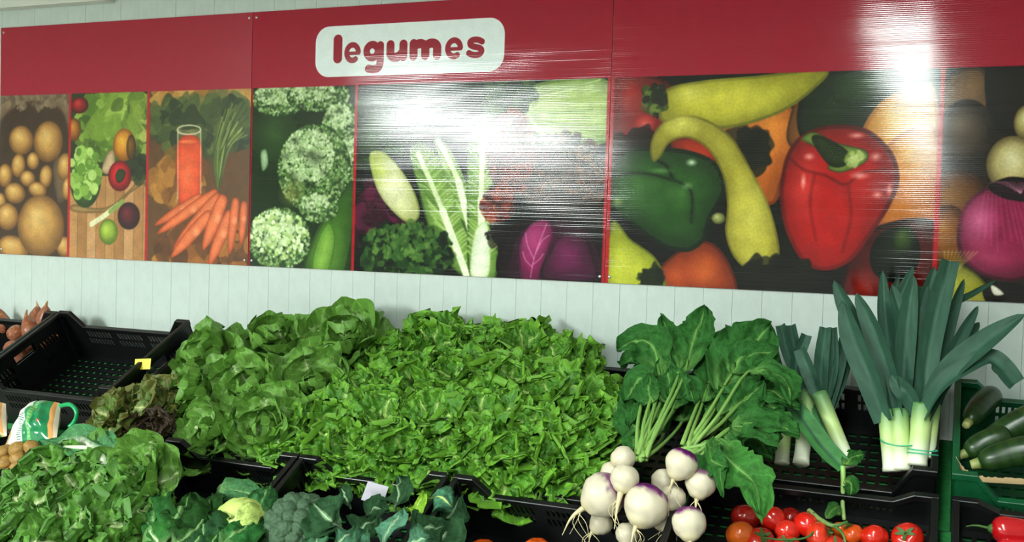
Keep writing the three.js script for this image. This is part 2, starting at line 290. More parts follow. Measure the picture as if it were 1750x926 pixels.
  P.foliage(754, 347, 184, 92, 60, 50, ['#22361a', '#1a2812', '#30482a']);
  P.foliage(522, 702, 87, 114, 80, 40, ['#3c1028', '#521636', '#280a1c', '#6a1c44']);
  // romaine leaves
  const romaine = (pts, rib, seed) => { P.shape(pts, '#8fae58', '#46652a', 34); g.save(); P.path(pts); g.clip(); const [x0, y0, xm, ym, x1, y1] = rib;
    for (let i = 0; i < 34; i++) { const t = 0.05 + 0.9 * i / 34, x = x0 + (x1 - x0) * t, y = y0 + (y1 - y0) * t; for (const s of [-1, 1]) P.line([x, y, x + s * 28, y - 26, x + s * 62, y - 40 - P.R() * 20], P.pick(['#a4c070', '#7d9f4c', '#6a8c3e', '#b0c880']), 5); }
    P.line(rib, '#d9e4b8', 17); P.line([x0, y0, xm, ym], '#e6eccf', 24); g.restore(); };
  romaine([810, 861, 715, 772, 647, 587, 616, 466, 674, 447, 760, 549, 837, 731, 855, 859], [827, 856, 739, 660, 646, 479]);
  romaine([827, 731, 772, 604, 705, 447, 719, 423, 789, 512, 840, 639], [839, 722, 791, 567, 716, 438]);
  romaine([841, 859, 826, 695, 819, 475, 840, 393, 891, 349, 913, 439, 915, 602, 931, 855], [883, 857, 871, 621, 872, 376]);
  P.shape([843, 859, 851, 731, 882, 693, 903, 729, 903, 857], '#e9eed8', '#b9c99a', 18);
  // endive
  P.shape([470, 479, 527, 479, 602, 550, 651, 633, 652, 688, 602, 696, 520, 626, 481, 551], '#d6d6a0', '#8c9450', 34, [[556, 592, 90, 'rgba(240,238,205,0.8)', 1.3], [496, 522, 60, 'rgba(190,205,90,0.8)', 1.3]]);
  // red frilly lettuce, pale cabbage
  P.shape([975, 395, 1009, 279, 1270, 265, 1280, 441, 1128, 432], '#a9bd72', '#6d8844', 60, [[1172, 344, 190, 'rgba(205,220,150,0.7)', 0.6]]);
  for (let i = 0; i < 26; i++) P.line([1021, 351, 1050 + P.R() * 60, 300 + i * 5, 1190 + P.R() * 90, 262 + i * 8], P.pick(['#c6d698', '#8fa85c', '#b4c884']), 4);
  P.foliage(952, 305, 68, 54, 120, 24, ['#22361a', '#3a5426', '#16240f', '#4c6a30', '#5f7d3a']);
  P.foliage(1142, 546, 140, 123, 1100, 11, ['#3a2018', '#52301f', '#2a140e', '#6d4a34', '#7c5a44', '#1a0c08']);
  P.foliage(967, 475, 74, 126, 900, 11, ['#5c1f1c', '#7c2f26', '#431210', '#8f4034', '#a05a44', '#2c0a0a']);
  P.foliage(928, 638, 55, 51, 380, 10, ['#7c2f22', '#9a4a34', '#5c1c16', '#a86044', '#3c100c']);
  P.foliage(1174, 669, 112, 39, 120, 20, ['#1a100c', '#2c1c14', '#3c281e']);
  P.foliage(1024, 735, 135, 36, 120, 16, ['#0a0a08', '#14100e', '#1c0a12']);
  P.shape([955, 869, 958, 728, 1032, 672, 1193, 677, 1269, 753, 1283, 857], '#2c0a1c', '#0c0408', 60);
  P.shape([982, 871, 971, 781, 1004, 708, 1080, 674, 1184, 682, 1250, 737, 1272, 858], '#4c1038', '#1c0614', 70);
  P.shape([1015, 862, 1006, 762, 1039, 697, 1090, 681, 1116, 719, 1099, 777, 1075, 860], '#8f1f5c', '#4c0e34', 34, [[1047, 734, 70, 'rgba(215,100,160,0.6)', 1.5]]);
  P.shape([1082, 859, 1106, 768, 1147, 719, 1213, 729, 1248, 789, 1247, 859], '#64164a', '#2a0a1e', 50, [[1149, 775, 70, 'rgba(150,50,110,0.5)', 1]]);
  for (const q of [[1044, 858, 1057, 787, 1092, 692], [1053, 800, 1031, 758, 1024, 722], [1059, 782, 1078, 745, 1101, 727], [1049, 825, 1027, 806, 1016, 780], [1050, 818, 1069, 803, 1084, 784]]) P.line(q, 'rgba(220,160,190,0.75)', 3);
  P.foliage(611, 794, 170, 87, 520, 15, ['#16281a', '#22401f', '#2f5228', '#0e1a10', '#42662f', '#5a7d3c', '#1c3018']);
  P.foliage(599, 766, 128, 56, 160, 9, ['#6d9048', '#52763a', '#3f6430']);
  P.end();
  g.fillStyle = '#b3202c'; g.fillRect(409, 255, 11, 620); g.fillRect(1271, 255, 9, 620);
  return P.finish(0.06);
}
function printPeppersOnions() {
  const P = painter(PW[2], 13), { g } = P;
  P.rect(10, 257, 902, 870, '#0e0d0a');
  P.shape([0, 234, 96, 246, 185, 291, 190, 425, 121, 459, 4, 458], '#8f1c1c', '#470a0c', 60, [[107, 394, 36, 'rgba(240,120,110,0.8)', 0.8], [54, 304, 60, 'rgba(190,60,55,0.6)', 1.2]]);
  P.foliage(87, 484, 88, 51, 40, 40, ['#2a0808', '#3c0c0c', '#1c0606']);
  // orange pepper behind
  P.shape([191, 459, 356, 369, 509, 347, 549, 444, 509, 557, 480, 623, 382, 608, 244, 501], '#c47028', '#7c3c10', 60, [[472, 403, 110, 'rgba(225,150,60,0.8)', 1]]);
  P.shape([190, 442, 301, 443, 312, 526, 218, 493], '#b0381c', '#6d1c0c', 30);
  P.foliage(401, 476, 42, 46, 24, 34, ['#0e120a', '#1a2212', '#0a0c08']);
  P.shape([512, 428, 540, 315, 572, 348, 576, 452, 541, 476], '#8a5a24', '#4c2c0e', 30);
  P.shape([560, 444, 541, 347, 592, 265, 810, 256, 792, 352, 676, 429], '#24381c', '#0c140a', 60, [[715, 288, 110, 'rgba(70,110,60,0.6)', 0.6]]);
  // yellow pepper at the top
  P.shape([149, 349, 168, 294, 269, 273, 418, 264, 610, 250, 578, 308, 486, 371, 341, 410, 223, 392, 157, 388], '#b9b33c', '#757420', 46, [[338, 319, 190, 'rgba(222,215,90,0.7)', 0.4], [237, 309, 60, 'rgba(235,228,130,0.6)', 0.6]]);
  P.foliage(131, 327, 28, 47, 60, 16, ['#3a4a1c', '#22300f', '#52642c', '#141c0a', '#74853e']);
  // orange and yellow peppers at the right
  P.shape([700, 461, 748, 351, 834, 306, 896, 331, 911, 692, 821, 695, 727, 587], '#c98a34', '#8a4c14', 60, [[808, 383, 130, 'rgba(240,200,90,0.8)', 1]]);
  P.shape([730, 666, 740, 540, 789, 445, 860, 407, 903, 438, 912, 646, 835, 687], '#c27a2c', '#8f4a16', 50, [[834, 477, 100, 'rgba(240,190,100,0.75)', 1]]);
  P.shape([676, 827, 717, 698, 907, 662, 921, 878, 679, 891], '#5c1210', '#2a0808', 60, [[730, 840, 60, 'rgba(170,50,40,0.8)', 1]]);
  P.blob(808, 750, 62, 75, 0.3, '#232c16', '#121a0c', '#070a05'); P.blob(827, 710, 29, 39, 0.2, '#4f6434', '#33461e', '#18240e');
  // lower left
  P.shape([154, 885, 169, 807, 269, 731, 346, 758, 392, 873, 292, 895], '#a3461e', '#5c200c', 44, [[298, 814, 60, 'rgba(220,120,50,0.7)', 1], [213, 831, 50, 'rgba(200,95,40,0.7)', 1.2]]);
  P.shape([15, 683, 78, 733, 151, 782, 184, 849, 172, 884, 12, 892], '#b3b83c', '#6d7420', 34, [[54, 812, 70, 'rgba(215,215,90,0.7)', 1]]);
  P.foliage(139, 848, 32, 27, 22, 20, ['#141c0a', '#22300f', '#0a1006']);
  // green pepper
  P.shape([10, 528, 51, 467, 139, 462, 243, 473, 320, 509, 348, 584, 309, 668, 295, 727, 245, 762, 167, 748, 77, 690, 14, 640], '#2f5a24', '#102410', 60, [[90, 578, 120, 'rgba(80,130,60,0.6)', 0.8], [222, 594, 60, 'rgba(90,140,70,0.5)', 1]]);
  g.shadowColor = 'rgba(8,20,8,0.9)'; g.shadowBlur = 16; P.line([14, 545, 89, 537, 177, 552, 247, 585, 254, 677], 'rgba(14,32,12,0.55)', 8); P.line([149, 501, 176, 518, 194, 552], 'rgba(14,32,12,0.6)', 8); g.shadowBlur = 0;
  P.haze(248, 506, 20, 13, 'rgba(230,240,220,0.9)'); P.haze(31, 622, 25, 21, 'rgba(170,180,120,0.7)'); P.haze(159, 530, 45, 10, 'rgba(150,190,130,0.5)'); P.haze(238, 573, 20, 13, 'rgba(160,200,140,0.6)');
  // curved yellow chilli
  P.shape([133, 501, 125, 450, 154, 395, 222, 370, 299, 390, 367, 443, 428, 542, 477, 639, 506, 753, 479, 795, 422, 805, 380, 774, 353, 708, 354, 625, 338, 542, 293, 468, 233, 436, 182, 451, 154, 493], '#b5ad44', '#767026', 34, [[214, 395, 70, 'rgba(232,224,120,0.8)', 0.6], [425, 657, 80, 'rgba(215,208,110,0.6)', 2], [437, 780, 50, 'rgba(215,208,100,0.5)', 0.6]]);
  P.blob(331, 664, 20, 17, 0, '#b9bd84', '#8c9058', '#4c5028');
  // red pepper
  P.shape([522, 468, 560, 425, 629, 403, 720, 414, 790, 477, 811, 555, 788, 625, 747, 697, 697, 770, 637, 800, 574, 783, 523, 703, 500, 606, 505, 525], '#b01c1c', '#5c0a0c', 60, [[632, 684, 170, 'rgba(190,30,30,0.7)', 1.2], [565, 573, 60, 'rgba(225,90,80,0.55)', 2]]);
  P.line([523, 493, 563, 525, 619, 540, 673, 564, 717, 532, 777, 524], 'rgba(90,8,10,0.5)', 8); P.line([591, 541, 583, 621, 602, 717], 'rgba(110,10,12,0.4)', 10); P.line([681, 569, 692, 651, 673, 747], 'rgba(110,10,12,0.4)', 10);
  for (const h of [[576, 441, 31, 14], [698, 432, 30, 11], [575, 489, 19, 13], [749, 489, 21, 16], [710, 540, 33, 14], [562, 557, 9, 29], [757, 591, 18, 13], [787, 578, 10, 25]]) P.haze(...h, 'rgba(245,190,180,0.85)');
  P.shape([552, 441, 586, 422, 646, 451, 723, 473, 721, 505, 664, 531, 626, 521, 632, 496, 584, 460], '#7c9044', '#3f5220', 12);
  P.shape([581, 444, 602, 432, 674, 473, 673, 511, 630, 512], '#2a3a16', '#141e0a', 12); P.foliage(693, 496, 24, 19, 20, 10, ['#a8b86a', '#8ca04e', '#c4cc8c']);
  P.foliage(504, 818, 96, 36, 40, 30, ['#10100a', '#1a1c10', '#0a0a06']);
  P.end();
  // onions
  P.rect(912, 257, 1280, 870, '#2a2018');
  P.shape([912, 370, 926, 278, 1003, 265, 1020, 356, 966, 386], '#8a6a48', '#4c3820', 40);
  P.shape([1016, 251, 1138, 240, 1146, 433, 1036, 409], '#2a2420', '#14100c', 50);
  P.blob(968, 431, 70, 91, 0, '#6a5a44', '#45382a', '#1c1610'); P.blob(954, 614, 85, 92, 0, '#8f6430', '#6b4420', '#2c1a0c'); P.blob(1082, 507, 61, 72, 0, '#d9d2a8', '#b5a874', '#5c5030', 0, -0.2); P.blob(1111, 402, 30, 45, 0, '#c9c290', '#a39660', '#5c5030');
  P.blob(937, 707, 57, 92, 0, '#a8702c', '#7c4a18', '#3c200a');
  P.shape([959, 691, 976, 614, 1029, 565, 1090, 541, 1166, 581, 1186, 744, 1108, 807, 1025, 796, 974, 752], '#8f1f4c', '#470c24', 50, [[1008, 652, 60, 'rgba(225,130,170,0.8)', 1.4], [1037, 750, 90, 'rgba(205,90,130,0.5)', 0.6]]);
  P.shape([1029, 565, 1090, 541, 1165, 566, 1167, 603, 1072, 597], '#1c0a10', '#0c0406', 30);
  for (let i = 0; i < 18; i++) P.line([1105, 582, 1030 + i * 7, 560, 1010 + i * 16, 700 + P.R() * 40], 'rgba(225,150,180,0.22)', 3);
  P.shape([926, 862, 929, 777, 982, 775, 1040, 826, 1057, 886, 930, 893], '#a8a440', '#5c5c1c', 30); for (let i = 0; i < 9; i++) P.line([1010 - i * 10, 735, 960 - i * 3, 800, 1000 - i * 8, 870], 'rgba(210,210,120,0.4)', 4);
  P.shape([1027, 826, 1081, 811, 1163, 835, 1166, 894, 1057, 886], '#1c1410', '#0c0806', 20); P.shape([1045, 825, 1054, 822, 1077, 842, 1055, 846], '#dcd8c8', null);
  P.end();
  g.fillStyle = '#b3202c'; g.fillRect(0, 255, 10, 620); g.fillRect(902, 255, 12, 620);
  return P.finish(0.06);
}
// twin-wall plastic sheet: fine horizontal flutes are real relief of the front face
function fluted(w, h, pitch, slope, seed) {
  const n = Math.round(h / pitch), per = 12, rows = n * per, pos = [], nor = [], uv = [], idx = [], R = rng(seed);
  let amp = [], ph = []; for (let i = 0; i <= n; i++) { amp.push(slope * (0.55 + R() * 0.9) * (R() < 0.12 ? 1.7 : 1)); ph.push((R() - 0.5) * 0.006); }
  const cols = 14;
  for (let j = 0; j <= rows; j++) {
    const t = j / per, y = h / 2 - j / rows * h, k = Math.min(n, Math.floor(t));
    for (let i = 0; i <= cols; i++) {
      const x = -w / 2 + w * i / cols, a = amp[k] * (1 + 0.5 * noise2(x * 5 + seed, y * 9)), f = t * 6.2832, sl = a * Math.sin(f) * Math.pow(Math.abs(Math.sin(f)), 1.6) + 0.006 * noise2(x * 3 + seed, y * 6) + ph[k], sx = 0.004 * noise2(x * 4 + 9 + seed, y * 5);
      pos.push(x, y, 0.005 + a * pitch / 6.2832 * 0.6 * (1 - Math.cos(f))); const q = new THREE.Vector3(sx, sl, 1).normalize(); nor.push(q.x, q.y, q.z); uv.push(i / cols, 1 - j / rows);
    }
  }
  for (let j = 0; j < rows; j++) for (let i = 0; i < cols; i++) { const a = j * (cols + 1) + i, b = a + cols + 1; idx.push(a, b, a + 1, b, b + 1, a + 1); }
  const g = new THREE.BufferGeometry(); g.setAttribute('position', new THREE.Float32BufferAttribute(pos, 3)); g.setAttribute('normal', new THREE.Float32BufferAttribute(nor, 3)); g.setAttribute('uv', new THREE.Float32BufferAttribute(uv, 2)); g.setIndex(idx); return g;
}
{
  const lefts = [-3.382, -2.219, -0.939], prints = [printPotatoSaladCarrot(), printBroccoliSalad(), printPeppersOnions()], slopes = [0.012, 0.034, 0.04];
  const labels = ['red banner panel printed with potatoes, a salad basket and carrots with juice', 'red banner panel with the white legumes plate above broccoli and salad leaves', 'red banner panel printed with large peppers and red onions'];
  const edge = std(C('#8a2030'), 0.5), chrome = std(C('#b9bcb8'), 0.3, { metalness: 0.8 });
  prints.forEach((map, i) => {
    const w = PW[i] / 1000 - 0.002, h = PH / 1000, g = thing('banner_panel', labels[i], 'banner', [lefts[i] + PW[i] / 2000, 2.3196 - h / 2, 0.0012], 'printed banner panels on the wall');
    part('sheet', box(w, h, 0.0046, 0, 0, 0.0024), edge, g);
    part('print', fluted(w, h, 0.0052, slopes[i], 31 + i), new THREE.MeshPhysicalMaterial({ map, roughness: i ? 0.09 : 0.3, specularIntensity: 1 }), g, 'glossy printed face');
    for (const [sx, sy] of [[-1, 1], [1, 1], [-1, -1], [1, -1]]) { const s = part('screw', new THREE.SphereGeometry(0.005, 10, 6).scale(1, 1, 0.5), chrome, g); s.position.set(sx * (w / 2 - 0.014), sy * (h / 2 - 0.018), 0.0055); }
  });
}

// ---------------------------------------------------------------- display stand and crates
const [yA, zA] = [1.2179, 0.1000], [yF, zF] = [0.9530, 0.6400], [yM, zM] = [0.9573, 0.4300];      // rear low rim of the back tier and of the front tier, rear of the tomato crate's floor
const ST = Math.sin(TILT), CT = Math.cos(TILT);
const black = std(C('#0d0f10'), 0.36, { map: noiseTex(256, 256, 14, 205, 40) });
const greenPlastic = std(C('#0f5a34'), 0.4, { map: noiseTex(256, 256, 14, 225, 30, 1, 1, 4) });
{
  const g = thing('display_stand', 'sloping tiered stand with green mats under the crates', 'stand', [-1.3, 0, 0.5]);
  const mat = std(C('#2a9a48'), 0.9, { map: noiseTex(256, 256, 60, 200, 60) }), steel = std(C('#2a2d2e'), 0.5);
  const shelf = (x0, x1, y, z, len) => { const m = part('shelf', box(x1 - x0, 0.02, len, (x0 + x1) / 2 + 1.3, 0, len / 2).translate(0, -0.0105, 0), steel, g); m.rotation.x = TILT; m.position.set(0, y, z - 0.5);
    const k = part('mat', box(x1 - x0 - 0.01, 0.004, len - 0.01, (x0 + x1) / 2 + 1.3, -0.0025 + 0.002, len / 2), mat, m); return m; };
  const low = 0.1405, by = yA - low * CT, bz = zA - low * ST;       // plane under the back crates
  shelf(-3.6, -2.352, by - 0.003, bz + 0.003, 0.44); shelf(-2.35, -0.585, by - 0.003, bz + 0.003, 0.6); shelf(-0.583, 0.9, by - 0.003, bz + 0.003, 0.40);
  const fy = yF - low * CT - 0.003, fz = zF - low * ST; shelf(-3.6, -0.53, fy, fz, 0.6);
  shelf(-0.52, 0.9, yM - 0.006, zM - 0.002, 0.55);
  for (const x of [-3.55, -2.36, -0.56, 0.85]) for (const [z, y] of [[0.06, by - 0.06], [0.36, by - 0.25], [0.7, 0.6], [1.0, 0.45]]) part('leg', box(0.04, y, 0.04, x + 1.3, y / 2, z - 0.5), steel, g);
}
function slots(shape, x0, x1, y0, y1, n, slant = 0, fill = 0.55) {
  const p = (x1 - x0) / n; for (let i = 0; i < n; i++) { const a = x0 + p * (i + 0.5 - fill / 2), b = a + p * fill, h = new THREE.Path(); h.moveTo(a - slant, y1); h.lineTo(a + slant, y0); h.lineTo(b + slant, y0); h.lineTo(b - slant, y1); h.closePath(); shape.holes.push(h); }
}
// x across, y up from the crate's floor, z to the front; long walls are cut down between ramps
function crate(label, o, group) {
  const { x, rim, w, d, h = 0.19, low = 0.14, lowFront = low, mat = black, turn = 0, slant = 0.004, rows = [[0.5, 0.64], [0.7, 0.86]], tilt = TILT, rear = true } = o;
  const g = thing('plastic_crate', label, 'crate', [0, 0, 0], group), T = 0.005;
  g.rotation.set(tilt, turn, 0, 'YXZ');
  const off = new THREE.Vector3(0, low, -d / 2).applyEuler(g.rotation); g.position.set(x - off.x, rim[0] - off.y, rim[1] - off.z);
  const lift = (q) => new THREE.ExtrudeGeometry(q, { depth: T, bevelEnabled: false });
  const long = (cut) => {
    const a = 0.05, b = 0.045, s = new THREE.Shape(); s.moveTo(-w / 2, 0); s.lineTo(w / 2, 0); s.lineTo(w / 2, h); s.lineTo(w / 2 - a, h); s.lineTo(w / 2 - a - b, cut); s.lineTo(-w / 2 + a + b, cut); s.lineTo(-w / 2 + a, h); s.lineTo(-w / 2, h); s.closePath();
    const m = w - 0.16, k = Math.floor(m / 0.0155 / 3);
    for (const [r0, r1] of rows) for (let c = 0; c < 3; c++) slots(s, -m / 2 + c * m / 3 + 0.014, -m / 2 + (c + 1) * m / 3 - 0.014, cut * r0, cut * r1, k, slant);
    return lift(s);
  };
  const rimOf = (cut) => { const t = 0.014, a = 0.05, b = 0.045, s = new THREE.Shape(); const up = [[w / 2, h], [w / 2 - a, h], [w / 2 - a - b, cut], [-w / 2 + a + b, cut], [-w / 2 + a, h], [-w / 2, h]];
    up.forEach((q, i) => (i ? s.lineTo(...q) : s.moveTo(...q))); up.reverse().forEach(([px, py]) => s.lineTo(px, py - t)); s.closePath(); return new THREE.ExtrudeGeometry(s, { depth: 0.014, bevelEnabled: true, bevelSize: 0.0015, bevelThickness: 0.0015, bevelSegments: 1 }); };
  const rw = part('rear_wall', long(low).translate(0, 0, -d / 2), mat, g); part('rim', rimOf(low).translate(0, 0, -d / 2 - 0.002), mat, rw);
  const fw = part('front_wall', long(lowFront).translate(0, 0, d / 2 - T), mat, g); part('rim', rimOf(lowFront).translate(0, 0, d / 2 - 0.012), mat, fw);
  for (const sx of [-1, 1]) {
    const s = new THREE.Shape(); s.moveTo(-d / 2, 0); s.lineTo(d / 2, 0); s.lineTo(d / 2, h); s.lineTo(-d / 2, h); s.closePath();
    const hh = new THREE.Path(); hh.moveTo(-0.05, h * 0.66); hh.lineTo(0.05, h * 0.66); hh.lineTo(0.05, h * 0.82); hh.lineTo(-0.05, h * 0.82); hh.closePath(); s.holes.push(hh);
    slots(s, -d / 2 + 0.03, -0.065, h * 0.3, h * 0.46, 7, slant); slots(s, 0.065, d / 2 - 0.03, h * 0.3, h * 0.46, 7, slant); slots(s, -d / 2 + 0.03, -0.065, h * 0.55, h * 0.72, 7, slant); slots(s, 0.065, d / 2 - 0.03, h * 0.55, h * 0.72, 7, slant);
    const m = part('side_wall', lift(s).rotateY(Math.PI / 2).translate(sx > 0 ? w / 2 - T : -w / 2, 0, 0), mat, g);
    part('rim', rbox(0.016, 0.014, d + 0.004, 0.003, sx * (w / 2 - 0.006), h - 0.006, 0), mat, m);
    part('corner_post', rbox(0.014, h - 0.01, 0.02, 0.003, sx * (w / 2 - 0.009), h / 2, -d / 2 + 0.014), mat, g); part('corner_post', rbox(0.014, h - 0.01, 0.02, 0.003, sx * (w / 2 - 0.009), h / 2, d / 2 - 0.014), mat, g);
  }
  const f = new THREE.Shape(); f.moveTo(-w / 2 + T, -d / 2 + T); f.lineTo(w / 2 - T, -d / 2 + T); f.lineTo(w / 2 - T, d / 2 - T); f.lineTo(-w / 2 + T, d / 2 - T); f.closePath();
  const nr = Math.round(d / 0.034), nc = Math.round(w / 0.032); for (let r = 0; r < nr; r++) { const y0 = -d / 2 + 0.018 + r * (d - 0.036) / nr; slots(f, -w / 2 + 0.018, w / 2 - 0.018, y0 + 0.008, y0 + (d - 0.036) / nr - 0.011, nc, 0, 0.66); }
  part('crate_floor', lift(f).rotateX(Math.PI / 2).translate(0, T + 0.001, 0), mat, g);
  return g;
}
const backRim = [yA, zA], frontRim = [yF, zF];
crate('black plastic crate of onions at the left edge', { x: -3.246, rim: backRim, w: 0.575, d: 0.40 }, 'black plastic crates');
crate('empty black plastic crate beside the onions, green mat showing through', { x: -2.655, rim: backRim, w: 0.575, d: 0.40, h: 0.195 }, 'black plastic crates');
[['black crate under the butterhead lettuces beside the empty crate', -2.122], ['black crate under the middle of the lettuce heap, left one', -1.684], ['black crate under the middle of the lettuce heap, right one', -1.246], ['black crate under the frilly lettuces next to the turnip greens', -0.808]].forEach(([l, x]) => crate(l, { x, rim: backRim, w: 0.43, d: 0.56, h: 0.15, low: 0.14 }, 'black plastic crates'));
crate('black crate holding the leeks', { x: -0.29, rim: backRim, w: 0.575, d: 0.37, lowFront: 0.115, slant: 0 }, 'black plastic crates');
crate('green plastic crate of zucchini', { x: 0.318, rim: backRim, w: 0.575, d: 0.37, mat: greenPlastic, slant: 0, lowFront: 0.125 });
crate('black crate of potato bags below the empty crate', { x: -2.66, rim: frontRim, w: 0.43, d: 0.5, h: 0.142 }, 'black plastic crates');
crate('black crate of loose curly endive in the front row', { x: -2.215, rim: frontRim, w: 0.43, d: 0.5, h: 0.142 }, 'black plastic crates');
crate('black crate of dark green cabbages in the front row', { x: -1.772, rim: frontRim, w: 0.43, d: 0.5, slant: 0.006 }, 'black plastic crates');
crate('black crate of broccoli in the front row', { x: -1.332, rim: frontRim, w: 0.43, d: 0.5 }, 'black plastic crates');
crate('nearly empty black crate below the turnips', { x: -0.82, rim: frontRim, w: 0.56, d: 0.5 }, 'black plastic crates');
const tomRim = [yM + 0.07 * CT, zM + 0.07 * ST];
crate('low black crate of tomatoes', { x: -0.262, rim: tomRim, w: 0.53, d: 0.5, h: 0.095, low: 0.07, slant: 0 }, 'black plastic crates');
crate('low black crate of red peppers', { x: 0.298, rim: tomRim, w: 0.53, d: 0.5, h: 0.095, low: 0.07, slant: 0 }, 'black plastic crates');

// ---------------------------------------------------------------- leaf materials: veins and blisters of the leaf itself
function veinTex(n, base, vein, spread) {
  const c = canvas(256, 512), g = c.getContext('2d'), R = rng(n * 17 + 5); g.fillStyle = base; g.fillRect(0, 0, 256, 512);
  for (let i = 0; i < 900; i++) { const x = R() * 256, y = R() * 512, r = 3 + R() * 9; g.fillStyle = R() < 0.5 ? 'rgba(255,255,255,0.07)' : 'rgba(0,0,0,0.06)'; g.beginPath(); g.arc(x, y, r, 0, 7); g.fill(); }
  g.strokeStyle = vein; g.lineCap = 'round'; g.lineWidth = 7; g.beginPath(); g.moveTo(128, 512); g.lineTo(128, 20); g.stroke();
  for (let i = 0; i < 9; i++) for (const s of [-1, 1]) { const y = 480 - i * 52 + R() * 14; g.lineWidth = 3.2; g.beginPath(); g.moveTo(128, y); g.quadraticCurveTo(128 + s * 60, y - spread * 0.5, 128 + s * 120, y - spread - R() * 20); g.stroke();
    for (let k = 0; k < 4; k++) { const t = 0.25 + k * 0.2, x = 128 + s * 120 * t, yy = y - spread * t * t; g.lineWidth = 1.5; g.beginPath(); g.moveTo(x, yy); g.lineTo(x + s * 18 + R() * 8, yy - 28 - R() * 16); g.stroke(); } }
  return c;
}
const veinA = tex(veinTex(1, '#d0d0d0', '#ffffff', 70)), veinB = tex(veinTex(2, '#dadada', '#ffffff', 60)), veinBump = tex(veinTex(3, '#b0b0b0', '#505050', 65), false);
const leafMat = (rough = 0.5, trans = 0.18, map = veinA, bump = 0.0012, spec = 0.7) => new THREE.MeshPhysicalMaterial({ vertexColors: true, map, bumpMap: veinBump, bumpScale: bump, roughness: rough, transmission: trans, thickness: 0, side: THREE.DoubleSide, specularIntensity: spec });
const lettuceMat = leafMat(0.55, 0.22), butterMat = leafMat(0.5, 0.2), darkLeafMat = leafMat(0.68, 0.1, veinB, 0.001, 0.3), cabbageMat = leafMat(0.7, 0.05, veinB, 0.0008, 0.15), bladeMat = new THREE.MeshPhysicalMaterial({ vertexColors: true, roughness: 0.55, side: THREE.DoubleSide, specularIntensity: 0.45 });
const skinMat = (rough, more = {}) => new THREE.MeshPhysicalMaterial({ vertexColors: true, roughness: rough, ...more });

// ---------------------------------------------------------------- lettuces
const KIND = {
  curly: { len: 0.14, tilt: [20, 48, 72], hook: 0.75, n: [5, 6, 7], o: { w: 0.09, nu: 40, nv: 28, profile: 'fan', cup: 0.15, ruf: 0.006, rf: 2.0, frill: 0.0165, ff: 14, teeth: 0.3, tf: 24, wr: 0.2, rib: '#a9d066', blade: '#5aa024', edge: '#86c838' } },
  butter: { len: 0.15, tilt: [16, 46, 76], n: [4, 5, 6], o: { w: 0.096, nu: 18, nv: 20, profile: 'round', cup: 0.5, ruf: 0.008, rf: 1.1, frill: 0.005, ff: 6, teeth: 0.03, tf: 6, wr: 0.26, rib: '#d6e8ac', blade: '#86bc52', edge: '#7ab346' } },
  red: { len: 0.13, tilt: [20, 46, 70], hook: 0.7, n: [5, 6, 7], o: { w: 0.082, nu: 32, nv: 24, profile: 'fan', cup: 0.2, ruf: 0.008, rf: 2.2, frill: 0.012, ff: 12, teeth: 0.22, tf: 20, wr: 0.22, rib: '#b9c57c', blade: '#6f9036', edge: '#7d7a34' } },
  heart: { len: 0.12, tilt: [14, 36, 62], n: [6, 8, 0], o: { w: 0.07, nu: 30, nv: 22, profile: 'fan', cup: 0.2, ruf: 0.01, rf: 2.6, frill: 0.012, ff: 13, teeth: 0.3, tf: 18, wr: 0.24, rib: '#6a6434', blade: '#4a3a1c', edge: '#3a2412' } },
  endive: { len: 0.175, tilt: [18, 46, 74], hook: 0.6, n: [5, 6, 7], o: { w: 0.082, nu: 30, nv: 28, profile: 'fan', cup: 0.2, ruf: 0.012, rf: 2.0, frill: 0.013, ff: 10, teeth: 0.36, tf: 12, wr: 0.28, rib: '#c8dc98', ribw: 0.13, blade: '#6fac3a', edge: '#5c9a34' } },
};
for (const k of Object.values(KIND)) {
  k.geos = [];
  for (let ring = 0; ring < 3; ring++) for (let j = 0; j < 4; j++) {
    const a = k.tilt[ring] + j * 6, L = k.len * [0.72, 0.92, 1][ring], A = a * Math.PI / 180, q = (r, t) => [0, Math.cos(t) * r, Math.sin(t) * r];
    const p1 = q(L * 0.45, A * 0.72), p2 = add(p1, q(L * 0.32, A)), p3 = add(p2, q(L * 0.26, A * 1.2 + (k.hook ?? 0.3)));
    k.geos.push(leaf([[0, 0, 0.006], p1, p2, p3], [0, Math.sin(A), -Math.cos(A)], { ...k.o, w: k.o.w * [0.75, 0.95, 1][ring], seed: ring * 10 + j + k.len * 1000 }));
  }
}
function head(kind, name, label, category, pos, axis, seed, scale, mat, group) {
  const k = KIND[kind], R = rng(seed), g = thing(name, label, category, pos, group); aim(g, axis); g.scale.setScalar(scale); let phi = R() * 6;
  k.n.forEach((n, ring) => { for (let i = 0; i < n; i++) { phi += 6.283 / n * (0.85 + R() * 0.3); const m = part('leaf', k.geos[ring * 4 + Math.floor(R() * 4)], mat, g); m.rotation.set((R() - 0.5) * 0.3, phi, (R() - 0.5) * 0.24, 'YXZ'); m.scale.setScalar(0.88 + R() * 0.26); m.position.y = ring * -0.006 + 0.012; } phi += 0.5; });
  return g;
}
const ordinal = ['first', 'second', 'third', 'fourth', 'fifth', 'sixth'];
